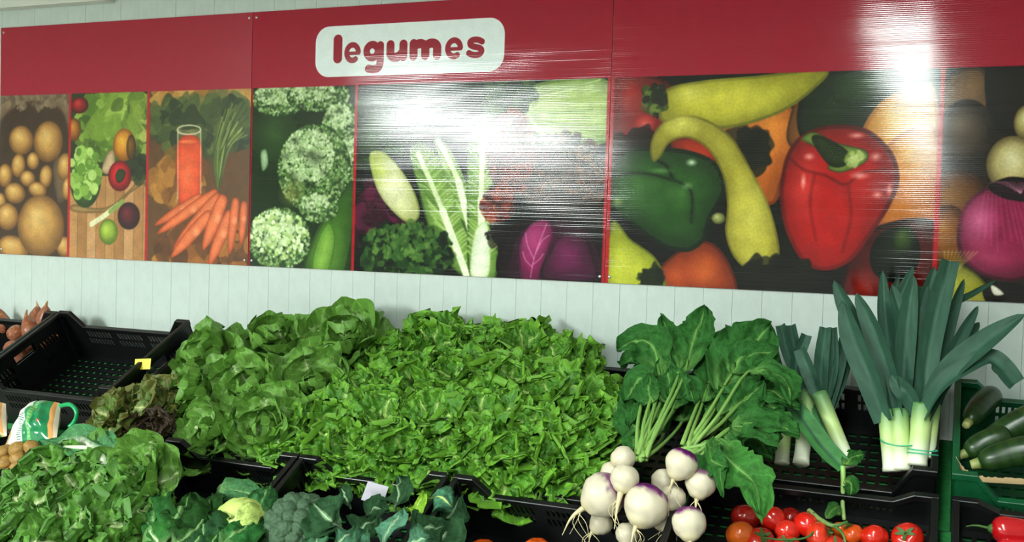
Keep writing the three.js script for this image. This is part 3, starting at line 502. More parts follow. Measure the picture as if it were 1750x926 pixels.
{
  const G = 'frilly green lettuces in the heap', rows = [
    ['back row', [[-1.542, 1.207, 0.205], [-1.431, 1.246, 0.154], [-1.297, 1.257, 0.133], [-1.148, 1.251, 0.145], [-0.998, 1.218, 0.184]]],
    ['second row', [[-1.532, 1.130, 0.372], [-1.404, 1.157, 0.342], [-1.265, 1.176, 0.318], [-1.117, 1.175, 0.319], [-0.967, 1.153, 0.349], [-0.858, 1.147, 0.298]]],
    ['third row', [[-1.548, 1.057, 0.499], [-1.407, 1.076, 0.494], [-1.265, 1.093, 0.473], [-1.119, 1.097, 0.467], [-0.981, 1.089, 0.470], [-0.869, 1.085, 0.414]]],
    ['front row over the crate rims', [[-1.629, 0.999, 0.554], [-1.476, 1.005, 0.565], [-1.319, 1.014, 0.558], [-1.161, 1.020, 0.547], [-1.015, 1.023, 0.542], [-0.911, 1.024, 0.506]]]];
  let s = 100; for (const [row, list] of rows) list.forEach((p, i) => { s++; const R = rng(s); head('curly', 'frilly_lettuce', `${ordinal[i]} frilly green lettuce from the left in the heap's ${row}`, 'lettuce', add(p, [0, -0.045, -0.03]), [(R() - 0.5) * 0.7, 0.75 + R() * 0.3, 0.75], s, 0.86 + R() * 0.16, lettuceMat, G); });
}
{
  const G = 'butterhead lettuces in the heap', list = [
    ['butterhead lettuce at the upper left corner of the heap', [-2.150, 1.187, 0.265], [-0.35, 0.7, 0.7], 0.92], ['butterhead lettuce with open leaves at the top, between two others', [-1.956, 1.229, 0.207], [0.1, 0.9, 0.5], 0.9], ['large pale butterhead lettuce topmost beside the frilly lettuces', [-1.714, 1.241, 0.195], [0.1, 0.8, 0.6], 1.02],
    ['butterhead lettuce at the left side, second from the top', [-2.055, 1.096, 0.426], [-0.5, 0.5, 0.8], 0.86], ['butterhead lettuce in the middle of the butterhead group', [-1.878, 1.122, 0.408], [0.0, 0.6, 0.85], 0.92], ['butterhead lettuce under the large pale one', [-1.711, 1.142, 0.370], [0.25, 0.6, 0.8], 0.88],
    ['butterhead lettuce at the lower left corner above the cabbage crate', [-1.909, 1.013, 0.550], [-0.3, 0.5, 0.85], 0.8], ['butterhead lettuce low in the heap above the cabbages', [-1.753, 1.041, 0.528], [0.1, 0.55, 0.85], 0.85]];
  list.forEach(([l, p, a, s], i) => head('butter', 'butterhead_lettuce', l, 'lettuce', add(p, [0, -0.05, -0.03]), a, 300 + i, s, butterMat, G));
}
head('red', 'red_leaf_lettuce', 'red-tinged leaf lettuce below the empty crate', 'lettuce', add([-2.238, 1.028, 0.564], [0, -0.05, -0.03]), [-0.35, 0.7, 0.7], 401, 1.0, lettuceMat);
head('red', 'red_leaf_lettuce', 'greener leaf lettuce at the left edge of the butterheads', 'lettuce', add([-2.187, 1.060, 0.483], [0, -0.05, -0.03]), [-0.2, 0.7, 0.7], 402, 0.85, lettuceMat);
head('heart', 'red_leaf_lettuce', 'dark brown-red leaf lettuce between the endive and the butterheads', 'lettuce', add([-2.084, 0.996, 0.582], [0, -0.04, -0.02]), [-0.1, 0.6, 0.8], 403, 0.85, lettuceMat);
{
  const G = 'endive heads in the front corner', list = [['curly endive head in front of the potato bag', [-2.173, 0.894, 0.858], [-0.1, 0.8, 0.6]], ['curly endive head beside the pale flat lettuce leaves', [-2.036, 0.878, 0.909], [0, 0.7, 0.7]], ['curly endive head at the bottom left corner', [-2.107, 0.811, 1.035], [-0.2, 0.7, 0.7]], ['curly endive head at the bottom, left of the cabbage crate', [-1.946, 0.809, 1.038], [0.1, 0.7, 0.7]], ['curly endive head at the left edge of the picture', [-2.258, 0.815, 0.985], [-0.3, 0.7, 0.7]], ['curly endive head by the cabbage crate side', [-1.891, 0.813, 0.967], [0.3, 0.7, 0.7]]];
  list.forEach(([l, p, a], i) => head('endive', 'curly_endive', l, 'endive', add(p, [0, -0.05, -0.03]), a, 500 + i, 0.95, lettuceMat, G));
  head('butter', 'flat_lettuce', 'broad pale green lettuce standing against the cabbage crate', 'lettuce', add([-1.972, 0.925, 0.820], [0.02, -0.06, -0.04]), [-0.1, 0.45, 0.9], 520, 1.0, butterMat);
}

// ---------------------------------------------------------------- turnip bunches
const white = C('#cabfa8'), purple = C('#6d2a66'), cream = C('#d2c49a');
function rel(g, geo) { return geo.translate(-g.position.x, -g.position.y, -g.position.z); }
function addTurnip(g, c, r, tail, tailLen, seed, tint = 1) {
  const dir = V(tail).normalize(), tmp = new THREE.Color(), geo = ball(r, r * 0.94, r, 28, 0.035, 1.7, seed, (d) => { const k = smooth(0.28, 0.62, d.y + 0.18 * noise3(d.x * 2 + seed, d.y * 2, d.z * 2)) * tint, b = smooth(-0.7, -1, d.y); return tmp.copy(white).lerp(purple, k).lerp(cream, b * 0.7 + 0.12 * Math.max(0, noise3(d.x * 5, d.y * 9, d.z * 5 + seed))); }, (d) => 1 + 0.16 * smooth(-0.75, -1, d.y) - 0.08 * smooth(0.8, 1, d.y));
  const q = new THREE.Quaternion().setFromUnitVectors(new THREE.Vector3(0, -1, 0), dir); geo.applyQuaternion(q).translate(...c);
  const t = part('turnip', rel(g, geo), turnipMat, g);
  const e0 = add(c, dir.toArray(), r * 0.86), R = rng(seed), side = [R() - 0.5, -0.6, R() - 0.5];
  if (tailLen) {
    const e1 = add(add(e0, dir.toArray(), tailLen * 0.5), side, tailLen * 0.08), e2 = add(add(e0, dir.toArray(), tailLen * 0.8), [side[0] * 0.4, -1, side[2] * 0.3], tailLen * 0.35);
    part('taproot', rel(g, tube([e0, e1, e2], 0.007, 0.001, 12, 7, null, (k) => 0.0075 * Math.pow(1 - k, 1.4) + 0.0008)), rootMat, t);
    for (let i = 0; i < 4; i++) { const s = mixp(e0, e1, 0.3 + R() * 0.6); part('rootlet', rel(g, tube([s, add(s, [(R() - 0.5) * 0.05, -0.02, 0.01]), add(s, [(R() - 0.5) * 0.08, -0.05 - R() * 0.03, 0.01 + R() * 0.02])], 0.0011, 0.0004, 8, 4)), rootMat, t); }
  }
  return t;
}
const turnipMat = skinMat(0.42), rootMat = std(C('#cdbf94'), 0.6), stalkMat = skinMat(0.45);
const stalkCol = (a, b) => { const ca = C(a), cb = C(b), c = new THREE.Color(); return (t) => c.copy(ca).lerp(cb, t); };
let ls = 900;
function greens(g, crown, pts, w, facing, more = {}) {       // a stalk from the crown and the leaf at its end
  ls++; const J = rng(ls * 31); crown = add(crown, [(J() - 0.5) * 0.034, (J() - 0.5) * 0.018, (J() - 0.5) * 0.02]); const base = pts[0], mid = mixp(crown, base, 0.5), sag = more.sag ?? [0, -0.012, 0.03];
  const st = part('stalk', rel(g, tube([crown, add(mid, sag), base, mixp(base, pts[1], 0.5)], 0.0056, 0.0028, 14, 6, stalkCol('#86ac58', '#4a7e34'))), stalkMat, g);
  part('leaf', rel(g, leaf(pts, facing, { w, nu: 16, nv: 22, profile: 'oval', cup: 0.12, ruf: 0.006, rf: 2, teeth: 0.2, tf: 13, wr: 0.26, rib: '#6fa050', ribw: 0.035, blade: '#34702e', edge: '#306b2b', seed: ls, ...more })), darkLeafMat, st);
}
{
  const crown = [-0.645, 1.083, 0.630], g = thing('turnip_bunch', 'bunch of purple-topped turnips lying lowest, long roots to the left', 'turnips', [-0.644, 0.996, 0.660], 'turnip bunches'); ls = 900;
  for (const [c, r, tail, tl, s, tint] of [[[-0.706, 1.004, 0.700], 0.052, [-0.8, -0.6, 0.3], 0.09, 1, 1], [[-0.600, 0.999, 0.720], 0.051, [-0.25, -0.75, 0.5], 0.05, 2, 1.2], [[-0.652, 1.053, 0.720], 0.033, [-0.1, -0.8, 0.5], 0.08, 3, 0], [[-0.679, 1.080, 0.640], 0.029, [-0.7, -0.1, 0.5], 0, 4, 0], [[-0.500, 0.974, 0.730], 0.038, [0.2, -0.8, 0.5], 0.02, 5, 1.1], [[-0.722, 0.927, 0.660], 0.028, [-0.5, -0.6, 0.4], 0.02, 6, 0], [[-0.652, 0.916, 0.680], 0.028, [0.1, -0.8, 0.4], 0, 7, 0], [[-0.571, 0.959, 0.680], 0.026, [0.5, -0.6, 0.4], 0.02, 8, 0], [[-0.706, 1.042, 0.640], 0.028, [-0.5, -0.6, 0.4], 0, 9, 0.2]]) addTurnip(g, c, r, tail, tl, s, tint);
  const L = (pts, w, f, more) => greens(g, crown, pts, w, f, more);
  L([[-0.660, 1.238, 0.401], [-0.697, 1.306, 0.328], [-0.750, 1.323, 0.309], [-0.793, 1.294, 0.334]], 0.058, [-0.2, 0.7, 0.7]);
  L([[-0.617, 1.260, 0.382], [-0.650, 1.321, 0.317], [-0.701, 1.387, 0.250]], 0.036, [0.2, 0.1, 1]);
  L([[-0.600, 1.254, 0.390], [-0.601, 1.321, 0.320], [-0.592, 1.370, 0.272], [-0.591, 1.420, 0.225]], 0.055, [-0.1, 0.1, 1]);
  L([[-0.677, 1.228, 0.411], [-0.717, 1.231, 0.404], [-0.733, 1.177, 0.460]], 0.045, [-0.4, 0.5, 0.8]);
  L([[-0.625, 1.187, 0.460], [-0.632, 1.231, 0.411], [-0.668, 1.286, 0.351]], 0.05, [0.1, 0.3, 1]);
  L([[-0.673, 1.166, 0.444], [-0.715, 1.188, 0.416], [-0.710, 1.126, 0.496]], 0.04, [-0.4, 0.4, 0.8]);
  L([[-0.601, 1.187, 0.440], [-0.588, 1.220, 0.405], [-0.555, 1.193, 0.460]], 0.038, [0.3, 0.4, 0.8]);
  L([[-0.712, 1.239, 0.340], [-0.748, 1.278, 0.298], [-0.781, 1.249, 0.336]], 0.05, [-0.5, 0.2, 0.8]);
  L([[-0.644, 1.243, 0.330], [-0.637, 1.299, 0.274], [-0.660, 1.356, 0.218]], 0.045, [0, 0.1, 1]);
  L([[-0.645, 1.142, 0.462], [-0.683, 1.176, 0.420], [-0.712, 1.227, 0.364]], 0.05, [-0.1, 0.3, 1]);
  L([[-0.690, 1.117, 0.473], [-0.728, 1.142, 0.441], [-0.760, 1.197, 0.379]], 0.045, [-0.3, 0.2, 1]); L([[-0.632, 1.110, 0.453], [-0.669, 1.156, 0.374], [-0.682, 1.215, 0.311]], 0.055, [0, 0.2, 1]); L([[-0.595, 1.138, 0.425], [-0.601, 1.175, 0.360], [-0.600, 1.242, 0.290]], 0.055, [0.1, 0.2, 1]);
  L([[-0.665, 1.084, 0.491], [-0.696, 1.097, 0.471], [-0.695, 1.072, 0.525]], 0.04, [-0.3, 0.4, 0.8]); L([[-0.607, 1.176, 0.474], [-0.606, 1.212, 0.435], [-0.612, 1.253, 0.390]], 0.03, [0.1, 0.2, 1]); L([[-0.652, 1.187, 0.480], [-0.676, 1.213, 0.449], [-0.682, 1.249, 0.410]], 0.035, [-0.1, 0.3, 1]);
}
{
  const crown = [-0.535, 1.113, 0.600], g = thing('turnip_bunch', 'bunch of turnips with greens spread to the right over the leeks', 'turnips', [-0.522, 1.045, 0.630], 'turnip bunches'); ls = 950;
  for (const [c, r, tail, tl, s, tint] of [[[-0.533, 1.092, 0.680], 0.037, [-0.3, -0.8, 0.4], 0.03, 21, 1.2], [[-0.492, 1.048, 0.660], 0.035, [-0.1, -0.8, 0.4], 0.03, 22, 0.9], [[-0.552, 1.010, 0.670], 0.03, [-0.2, -0.7, 0.5], 0.01, 23, 0.3], [[-0.584, 1.035, 0.630], 0.03, [-0.2, -0.7, 0.5], 0, 24, 0.2]]) addTurnip(g, c, r, tail, tl, s, tint);
  const L = (pts, w, f, more) => greens(g, crown, pts, w, f, more);
  L([[-0.496, 1.211, 0.446], [-0.472, 1.290, 0.362], [-0.441, 1.339, 0.313], [-0.411, 1.381, 0.272]], 0.082, [0.1, 0.3, 1]);
  L([[-0.550, 1.227, 0.378], [-0.537, 1.295, 0.308], [-0.518, 1.363, 0.241]], 0.06, [0, 0.2, 1]);
  L([[-0.436, 1.277, 0.413], [-0.381, 1.281, 0.424], [-0.340, 1.261, 0.451], [-0.321, 1.222, 0.510]], 0.04, [0.3, 0.8, 0.5]);
  L([[-0.491, 1.173, 0.491], [-0.450, 1.203, 0.460], [-0.400, 1.254, 0.407]], 0.06, [0.1, 0.6, 0.8]);
  L([[-0.449, 1.160, 0.546], [-0.393, 1.171, 0.563], [-0.331, 1.144, 0.618]], 0.058, [0.2, 0.8, 0.6]);
  L([[-0.433, 1.169, 0.525], [-0.371, 1.185, 0.536], [-0.292, 1.158, 0.581]], 0.055, [0.2, 0.9, 0.4]);
  L([[-0.478, 1.134, 0.587], [-0.433, 1.106, 0.654], [-0.367, 1.073, 0.710], [-0.331, 1.020, 0.810]], 0.05, [0.4, 0.2, 1], { blade: '#3f8034', edge: '#468a38', teeth: 0.3 });
  L([[-0.484, 1.122, 0.601], [-0.454, 1.099, 0.660], [-0.423, 1.045, 0.754]], 0.022, [-0.2, 0.2, 1]);
  L([[-0.502, 1.126, 0.581], [-0.473, 1.102, 0.653], [-0.427, 1.094, 0.684]], 0.04, [-0.1, 0.3, 1]);
  L([[-0.468, 1.143, 0.553], [-0.440, 1.127, 0.588], [-0.411, 1.083, 0.651]], 0.03, [0.3, 0.3, 1]);
  L([[-0.496, 1.243, 0.354], [-0.448, 1.260, 0.340], [-0.389, 1.204, 0.430]], 0.06, [0.2, 0.5, 0.8]);
  L([[-0.531, 1.176, 0.424], [-0.513, 1.241, 0.344], [-0.487, 1.295, 0.278]], 0.06, [0, 0.3, 1]);
  L([[-0.466, 1.197, 0.430], [-0.403, 1.203, 0.430], [-0.342, 1.199, 0.464]], 0.05, [0.1, 0.8, 0.5]);
  L([[-0.499, 1.135, 0.463], [-0.477, 1.170, 0.401], [-0.422, 1.182, 0.394]], 0.06, [0.1, 0.5, 0.8]); L([[-0.470, 1.108, 0.498], [-0.413, 1.132, 0.477], [-0.351, 1.099, 0.563]], 0.055, [0.2, 0.6, 0.7]); L([[-0.481, 1.264, 0.400], [-0.454, 1.306, 0.358], [-0.380, 1.323, 0.334]], 0.05, [0.2, 0.6, 0.8]);
  L([[-0.421, 1.230, 0.409], [-0.370, 1.231, 0.425], [-0.304, 1.204, 0.474]], 0.045, [0.2, 0.8, 0.5]); L([[-0.542, 1.192, 0.440], [-0.540, 1.255, 0.360], [-0.545, 1.308, 0.294]], 0.045, [0, 0.2, 1]);
}
{ // one loose stalk with small leaves hanging over the front of the leek crate
  const g = thing('turnip_leaf', 'loose pale turnip stalk hanging down over the front of the leek crate', 'leaf', [-0.199, 0.962, 0.470]);
  part('stalk', rel(g, tube([[-0.205, 1.079, 0.452], [-0.202, 1.035, 0.462], [-0.201, 0.992, 0.466], [-0.196, 0.958, 0.470]], 0.006, 0.0045, 12, 7, stalkCol('#8fbf62', '#a8c878'))), stalkMat, g);
  const o = { nu: 12, nv: 14, ruf: 0.004, teeth: 0.12, wr: 0.3, rib: '#7fae55', blade: '#2f6e2a', edge: '#2a6626' };
  part('leaf', rel(g, leaf([[-0.204, 1.080, 0.450], [-0.183, 1.099, 0.430], [-0.160, 1.105, 0.420]], [0, 0.8, 0.6], { ...o, w: 0.022, seed: 71 })), darkLeafMat, g); part('leaf', rel(g, leaf([[-0.200, 1.049, 0.462], [-0.184, 1.041, 0.468], [-0.185, 1.011, 0.470]], [0.3, 0, 1], { ...o, w: 0.02, seed: 72 })), darkLeafMat, g);
  part('leaf', rel(g, leaf([[-0.204, 0.970, 0.480], [-0.220, 0.988, 0.485], [-0.230, 0.975, 0.490]], [0, 0.6, 0.8], { ...o, w: 0.014, seed: 73 })), darkLeafMat, g);
}
// ---------------------------------------------------------------- leeks
const leekShaft = (t) => { const c = new THREE.Color(); return c.copy(C('#e6ead2')).lerp(C('#bcd488'), smooth(0.1, 0.5, t)).lerp(C('#5c8a52'), smooth(0.5, 1, t)); };
function shaft(g, a, b, r) { return part('shaft', rel(g, tube([a, mixp(a, b, 0.5), b], r, r * 1.1, 18, 12, leekShaft, (t) => r * (1 + 0.15 * t + 0.1 * smooth(0.12, 0, t)))), stalkMat, g); }
function blade(g, pts, w, facing, cut = false, seed = 1, more = {}) { return part('leaf', rel(g, leaf(pts, facing, { w, nu: 8, nv: 26, profile: cut ? 'cutblade' : 'blade', fold: 0.5, wr: 0.08, rib: '#335645', blade: '#2d4e3e', edge: '#294939', ribw: 0.02, seed, ...more })), bladeMat, g); }
const BAND = std(C('#2fae86'), 0.4);
const band = (g, c, r, tilt = 0.1) => part('band', rel(g, new THREE.TorusGeometry(r, 0.0016, 6, 26).rotateX(Math.PI / 2 + tilt).translate(...c)), BAND, g);
{
  const g = thing('leek_bunch', 'tall leek bunch on the left side of the pair, tied with a green band', 'leeks', [-0.093, 1.068, 0.400], 'tied leek bunches');
  shaft(g, [-0.100, 1.067, 0.400], [-0.118, 1.205, 0.360], 0.019); shaft(g, [-0.078, 1.073, 0.405], [-0.091, 1.208, 0.360], 0.02); shaft(g, [-0.065, 1.084, 0.370], [-0.067, 1.207, 0.340], 0.016);
  band(g, [-0.088, 1.138, 0.385], 0.041);
  const B = (a, w, f, s, c) => blade(g, a, w, f, c, s);
  B([[-0.114, 1.186, 0.370], [-0.156, 1.311, 0.330], [-0.213, 1.418, 0.290], [-0.260, 1.504, 0.270]], 0.026, [-0.5, 0.2, 1], 1); B([[-0.121, 1.180, 0.380], [-0.157, 1.273, 0.370], [-0.203, 1.372, 0.340], [-0.234, 1.456, 0.320]], 0.03, [-0.4, 0.2, 1], 2);
  B([[-0.092, 1.194, 0.360], [-0.114, 1.312, 0.310], [-0.135, 1.420, 0.260], [-0.148, 1.532, 0.230]], 0.02, [-0.1, 0.1, 1], 3); B([[-0.094, 1.188, 0.370], [-0.116, 1.289, 0.360], [-0.159, 1.396, 0.340], [-0.202, 1.477, 0.320]], 0.026, [-0.5, 0.1, 1], 4);
  B([[-0.084, 1.194, 0.360], [-0.085, 1.316, 0.330], [-0.082, 1.426, 0.300], [-0.074, 1.524, 0.280]], 0.024, [0, 0.1, 1], 5); B([[-0.077, 1.199, 0.340], [-0.095, 1.323, 0.270], [-0.110, 1.434, 0.220], [-0.078, 1.544, 0.180]], 0.02, [-0.2, 0.1, 1], 6);
  B([[-0.099, 1.186, 0.360], [-0.102, 1.287, 0.330], [-0.092, 1.397, 0.300], [-0.124, 1.500, 0.270]], 0.024, [0.1, 0.1, 1], 7); B([[-0.105, 1.188, 0.350], [-0.137, 1.307, 0.280], [-0.168, 1.388, 0.240], [-0.201, 1.454, 0.200]], 0.014, [-0.3, 0.1, 1], 9); B([[-0.082, 1.197, 0.340], [-0.110, 1.335, 0.250], [-0.127, 1.432, 0.200], [-0.113, 1.520, 0.170]], 0.014, [0.1, 0.1, 1], 10); B([[-0.072, 1.204, 0.340], [-0.067, 1.315, 0.310], [-0.058, 1.398, 0.280], [-0.055, 1.496, 0.250]], 0.018, [0.2, 0.1, 1], 19, true); B([[-0.064, 1.200, 0.340], [-0.060, 1.329, 0.300], [-0.047, 1.440, 0.260], [-0.029, 1.547, 0.240]], 0.024, [0.1, 0.1, 1], 8);
}
{
  const g = thing('leek_bunch', 'tall leek bunch beside the green crate, one leaf arching right', 'leeks', [-0.036, 1.091, 0.410], 'tied leek bunches');
  shaft(g, [-0.045, 1.089, 0.410], [-0.039, 1.228, 0.370], 0.021); shaft(g, [-0.026, 1.102, 0.380], [-0.021, 1.225, 0.340], 0.018);
  band(g, [-0.036, 1.126, 0.400], 0.033, -0.1); band(g, [-0.035, 1.116, 0.402], 0.034, -0.2);
  const B = (a, w, f, s, c) => blade(g, a, w, f, c, s);
  B([[-0.038, 1.207, 0.370], [-0.032, 1.348, 0.330], [-0.016, 1.457, 0.290], [0.005, 1.561, 0.260]], 0.026, [0.1, 0.1, 1], 11, true); B([[-0.032, 1.201, 0.375], [0.014, 1.304, 0.400], [0.081, 1.376, 0.400], [0.165, 1.451, 0.390]], 0.03, [-0.5, 0.4, 1], 12);
  B([[-0.035, 1.201, 0.390], [0.002, 1.278, 0.420], [0.059, 1.326, 0.420], [0.095, 1.343, 0.410], [0.122, 1.327, 0.410], [0.150, 1.294, 0.410]], 0.026, [-0.3, 0.8, 0.7], 13, true); B([[-0.023, 1.212, 0.350], [-0.008, 1.317, 0.280], [0.014, 1.427, 0.220], [0.039, 1.518, 0.180]], 0.016, [0.3, 0.1, 1], 14);
  B([[-0.018, 1.211, 0.340], [0.010, 1.318, 0.280], [0.040, 1.387, 0.240], [0.073, 1.454, 0.200]], 0.016, [0.3, 0.2, 1], 15); B([[-0.018, 1.210, 0.330], [0.011, 1.302, 0.260], [0.045, 1.364, 0.220], [0.078, 1.413, 0.180]], 0.018, [0.2, 0.4, 0.8], 16);
  B([[-0.030, 1.210, 0.340], [-0.030, 1.341, 0.260], [0.003, 1.439, 0.200], [0.064, 1.483, 0.150], [0.113, 1.515, 0.120]], 0.009, [0.3, 0.3, 1], 17); B([[-0.045, 1.197, 0.370], [-0.067, 1.240, 0.380], [-0.091, 1.266, 0.380], [-0.111, 1.290, 0.370]], 0.022, [-0.5, 0.4, 0.8], 18);
}
{
  const g = thing('leek', 'single leaning leek with trimmed leaves left of the tall bunches', 'leek', [-0.192, 1.071, 0.420]);
  shaft(g, [-0.192, 1.071, 0.420], [-0.275, 1.231, 0.360], 0.017);
  for (const [a, w, f, s] of [[[[-0.272, 1.219, 0.360], [-0.298, 1.272, 0.340], [-0.328, 1.331, 0.320]], 0.02, [-0.4, 0.2, 1], 21], [[[-0.270, 1.218, 0.350], [-0.278, 1.298, 0.300], [-0.276, 1.383, 0.260]], 0.018, [0, 0.1, 1], 22], [[[-0.262, 1.203, 0.340], [-0.251, 1.285, 0.290], [-0.259, 1.383, 0.250]], 0.013, [0, 0.1, 1], 23], [[[-0.257, 1.188, 0.330], [-0.241, 1.284, 0.280], [-0.228, 1.375, 0.240]], 0.016, [0.2, 0.1, 1], 24], [[[-0.252, 1.187, 0.320], [-0.231, 1.268, 0.260], [-0.216, 1.354, 0.220]], 0.014, [0.2, 0.1, 1], 25]]) blade(g, a, w, f, true, s);
}
{
  const g = thing('leek', 'leek mostly hidden by the turnip greens, cut tops showing', 'leek', [-0.297, 1.068, 0.420]);
  shaft(g, [-0.304, 1.067, 0.420], [-0.304, 1.223, 0.300], 0.018);
  for (const [a, w, f, s] of [[[[-0.304, 1.207, 0.290], [-0.363, 1.301, 0.240], [-0.395, 1.377, 0.200]], 0.016, [0, 0.1, 1], 31], [[[-0.305, 1.206, 0.280], [-0.347, 1.301, 0.230], [-0.370, 1.378, 0.190]], 0.016, [0, 0.1, 1], 32], [[[-0.301, 1.193, 0.290], [-0.344, 1.275, 0.270], [-0.325, 1.360, 0.240]], 0.017, [0.3, 0.1, 1], 33], [[[-0.310, 1.190, 0.280], [-0.387, 1.272, 0.270], [-0.432, 1.373, 0.260]], 0.014, [-0.2, 0.1, 1], 34], [[[-0.306, 1.192, 0.290], [-0.376, 1.260, 0.290], [-0.409, 1.358, 0.280]], 0.014, [0, 0.1, 1], 35], [[[-0.335, 1.205, 0.400], [-0.291, 1.157, 0.430], [-0.248, 1.108, 0.440], [-0.207, 1.074, 0.440]], 0.026, [0.2, 0.7, 0.8], 36], [[[-0.284, 1.200, 0.330], [-0.265, 1.149, 0.360], [-0.246, 1.071, 0.390]], 0.016, [0.1, 0.4, 1], 37]]) blade(g, a, w, f, true, s, s >= 36 ? { blade: '#4c8a4c', edge: '#44804a' } : {});
  shaft(g, [-0.351, 1.058, 0.400], [-0.355, 1.140, 0.360], 0.017);
}
// ---------------------------------------------------------------- zucchini and their paper liner
function zucchini(label, a, b, r, seed) {
  const g = thing('zucchini', label, 'zucchini', a, 'zucchini in the green crate'), c1 = C('#12280f'), c2 = C('#2c4a1c'), c = new THREE.Color();
  part('body', rel(g, tube([a, add(mixp(a, b, 0.5), [0, 0.008, 0]), b], r, r, 26, 16, (t) => c.copy(c1).lerp(c2, 0.4 + 0.4 * noise2(t * 9, seed)), (t) => r * Math.pow(Math.max(0.02, 1 - Math.pow(Math.abs(t * 2 - 1), 5)), 0.5) * (0.85 + 0.2 * t))), skinMat(0.3), g);
  const d = V(a).sub(V(b)).normalize().toArray(); part('stem', rel(g, tube([add(a, d, -0.006), add(a, d, 0.016)], r * 0.42, r * 0.3, 4, 8, stalkCol('#55702c', '#a8a868'))), stalkMat, g);
}
zucchini('zucchini lying uppermost in the green crate, stem to the left', [0.089, 1.131, 0.330], [0.238, 1.229, 0.300], 0.035, 1);
zucchini('zucchini at the front of the green crate along the paper', [0.083, 1.107, 0.400], [0.233, 1.159, 0.400], 0.034, 2);
zucchini('zucchini seen end-on at the back left of the green crate', [0.061, 1.179, 0.280], [0.121, 1.235, 0.130], 0.03, 3);
zucchini('zucchini lying between the top one and the front one', [0.056, 1.119, 0.360], [0.153, 1.167, 0.340], 0.03, 4);
{
  const pos = [], idx = [], uv = [], R = rng(5), p = [[0.036, 1.118, 0.400], [0.054, 1.099, 0.430], [0.083, 1.089, 0.445], [0.140, 1.090, 0.445], [0.232, 1.096, 0.445]], c = new THREE.CatmullRomCurve3(p.map(V)), n = 50;
  for (let i = 0; i <= n; i++) { const q = c.getPoint(i / n), j = (R() - 0.5) * 0.004; for (const [dy, dz] of [[j, 0], [-0.013, -0.004], [-0.013, -0.0015], [j, 0.0025]]) { pos.push(q.x, q.y + dy, q.z + dz); uv.push(i / n * 4, dy * 10); } }
  for (let i = 0; i < n; i++) for (let k = 0; k < 4; k++) { const a = i * 4 + k, b = i * 4 + (k + 1) % 4; idx.push(a, a + 4, b, b, a + 4, b + 4); }
  single('paper_liner', raw(pos, idx, null, uv), std(C('#b59a70'), 0.9, { map: grain }), 'torn brown paper liner edge at the front of the green crate', 'paper');
}
// ---------------------------------------------------------------- tomatoes
const calyxMat = std(C('#3a5c22'), 0.6), tomatoMat = skinMat(0.2, { clearcoat: 0.4, clearcoatRoughness: 0.1 });
function tomato(label, p, r, up, colour, seed, calyx = true, group = 'tomatoes in the low crate') {
  const g = thing('tomato', label, 'tomato', p, group), base = C(colour), c = new THREE.Color(); aim(g, up);
  part('body', ball(r, r * 0.86, r, 28, 0.02, 1.4, seed, (d) => c.copy(base).multiplyScalar(1 + 0.14 * noise3(d.x * 1.5 + seed, d.y * 1.5, d.z * 1.5)), (d) => 1 - 0.14 * smooth(0.86, 1, d.y) + 0.012 * Math.cos(Math.atan2(d.z, d.x) * 5) * smooth(0.2, 0.8, d.y)), tomatoMat, g);
  if (!calyx) return g;
  const cal = [], R = rng(seed + 40); for (let i = 0; i < 5; i++) { const a = i / 5 * 6.283 + R(), x = Math.cos(a), z = Math.sin(a); cal.push(leaf([[0, r * 0.76, 0], [x * r * 0.3, r * 0.82, z * r * 0.3], [x * r * 0.62, r * (0.74 + R() * 0.25), z * r * 0.62]], [0, 1, 0], { w: r * 0.12, nu: 4, nv: 6, profile: 'oval', wr: 0 })); }
  part('calyx', mergeGeometries(cal), calyxMat, g); part('stem', tube([[0, r * 0.74, 0], [0.002, r * 1.05, 0.003]], 0.0026, 0.002, 4, 6), calyxMat, g); return g;
}
[['orange tomato nearest the turnips at the left of its crate', [-0.411, 0.923, 0.590], 0.034, [-0.3, 0.5, -0.7], '#d8601c', 0], ['dark red tomato at the back left corner of the tomato crate', [-0.411, 0.951, 0.537], 0.034, [0, 0.6, -0.5], '#a01c14', 0], ['red tomato half behind the hanging turnip leaf', [-0.347, 0.953, 0.533], 0.034, [0.2, 0.5, -0.6], '#b8180f', 0],
  ['red tomato low between the orange one and the middle', [-0.365, 0.916, 0.593], 0.033, [0.2, 0.6, 0.6], '#c02818', 1], ['small red tomato left of the topmost one', [-0.311, 0.938, 0.562], 0.029, [-0.2, 0.7, -0.6], '#c8281a', 0], ['red tomato topmost in the middle of the crate', [-0.270, 0.956, 0.549], 0.031, [0.4, 0.6, -0.4], '#c81c10', 1], ['light red tomato in front of the topmost one', [-0.240, 0.939, 0.570], 0.033, [0.7, 0.4, 0.2], '#cc3018', 1], ['dark red tomato deep behind the topmost one', [-0.316, 0.951, 0.485], 0.026, [0, 0.8, 0.2], '#8f1410', 0],
  ['small orange tomato right of the vine stem', [-0.171, 0.947, 0.544], 0.025, [-0.4, 0.8, 0.1], '#d04a12', 1], ['orange tomato peeping from behind the vine', [-0.199, 0.947, 0.525], 0.022, [0, 0.8, -0.4], '#d85a1a', 0], ['red tomato second from the right end of the crate', [-0.125, 0.946, 0.546], 0.031, [-0.2, 0.6, -0.6], '#c8200f', 0], ['flattened red tomato at the right end, calyx towards the viewer', [-0.056, 0.951, 0.537], 0.036, [-0.2, 0.6, 0.75], '#bf1f12', 1],
  ['red tomato cut by the lower edge, under the middle', [-0.305, 0.910, 0.604], 0.033, [0.1, 0.7, 0.6], '#c42a18', 1], ['red tomato cut by the lower edge beside the vine', [-0.207, 0.917, 0.579], 0.031, [0.2, 0.6, 0.6], '#c02414', 1]].forEach(([l, p, r, up, c, cx], i) => tomato(l, p, r, up, c, i + 1, !!cx));
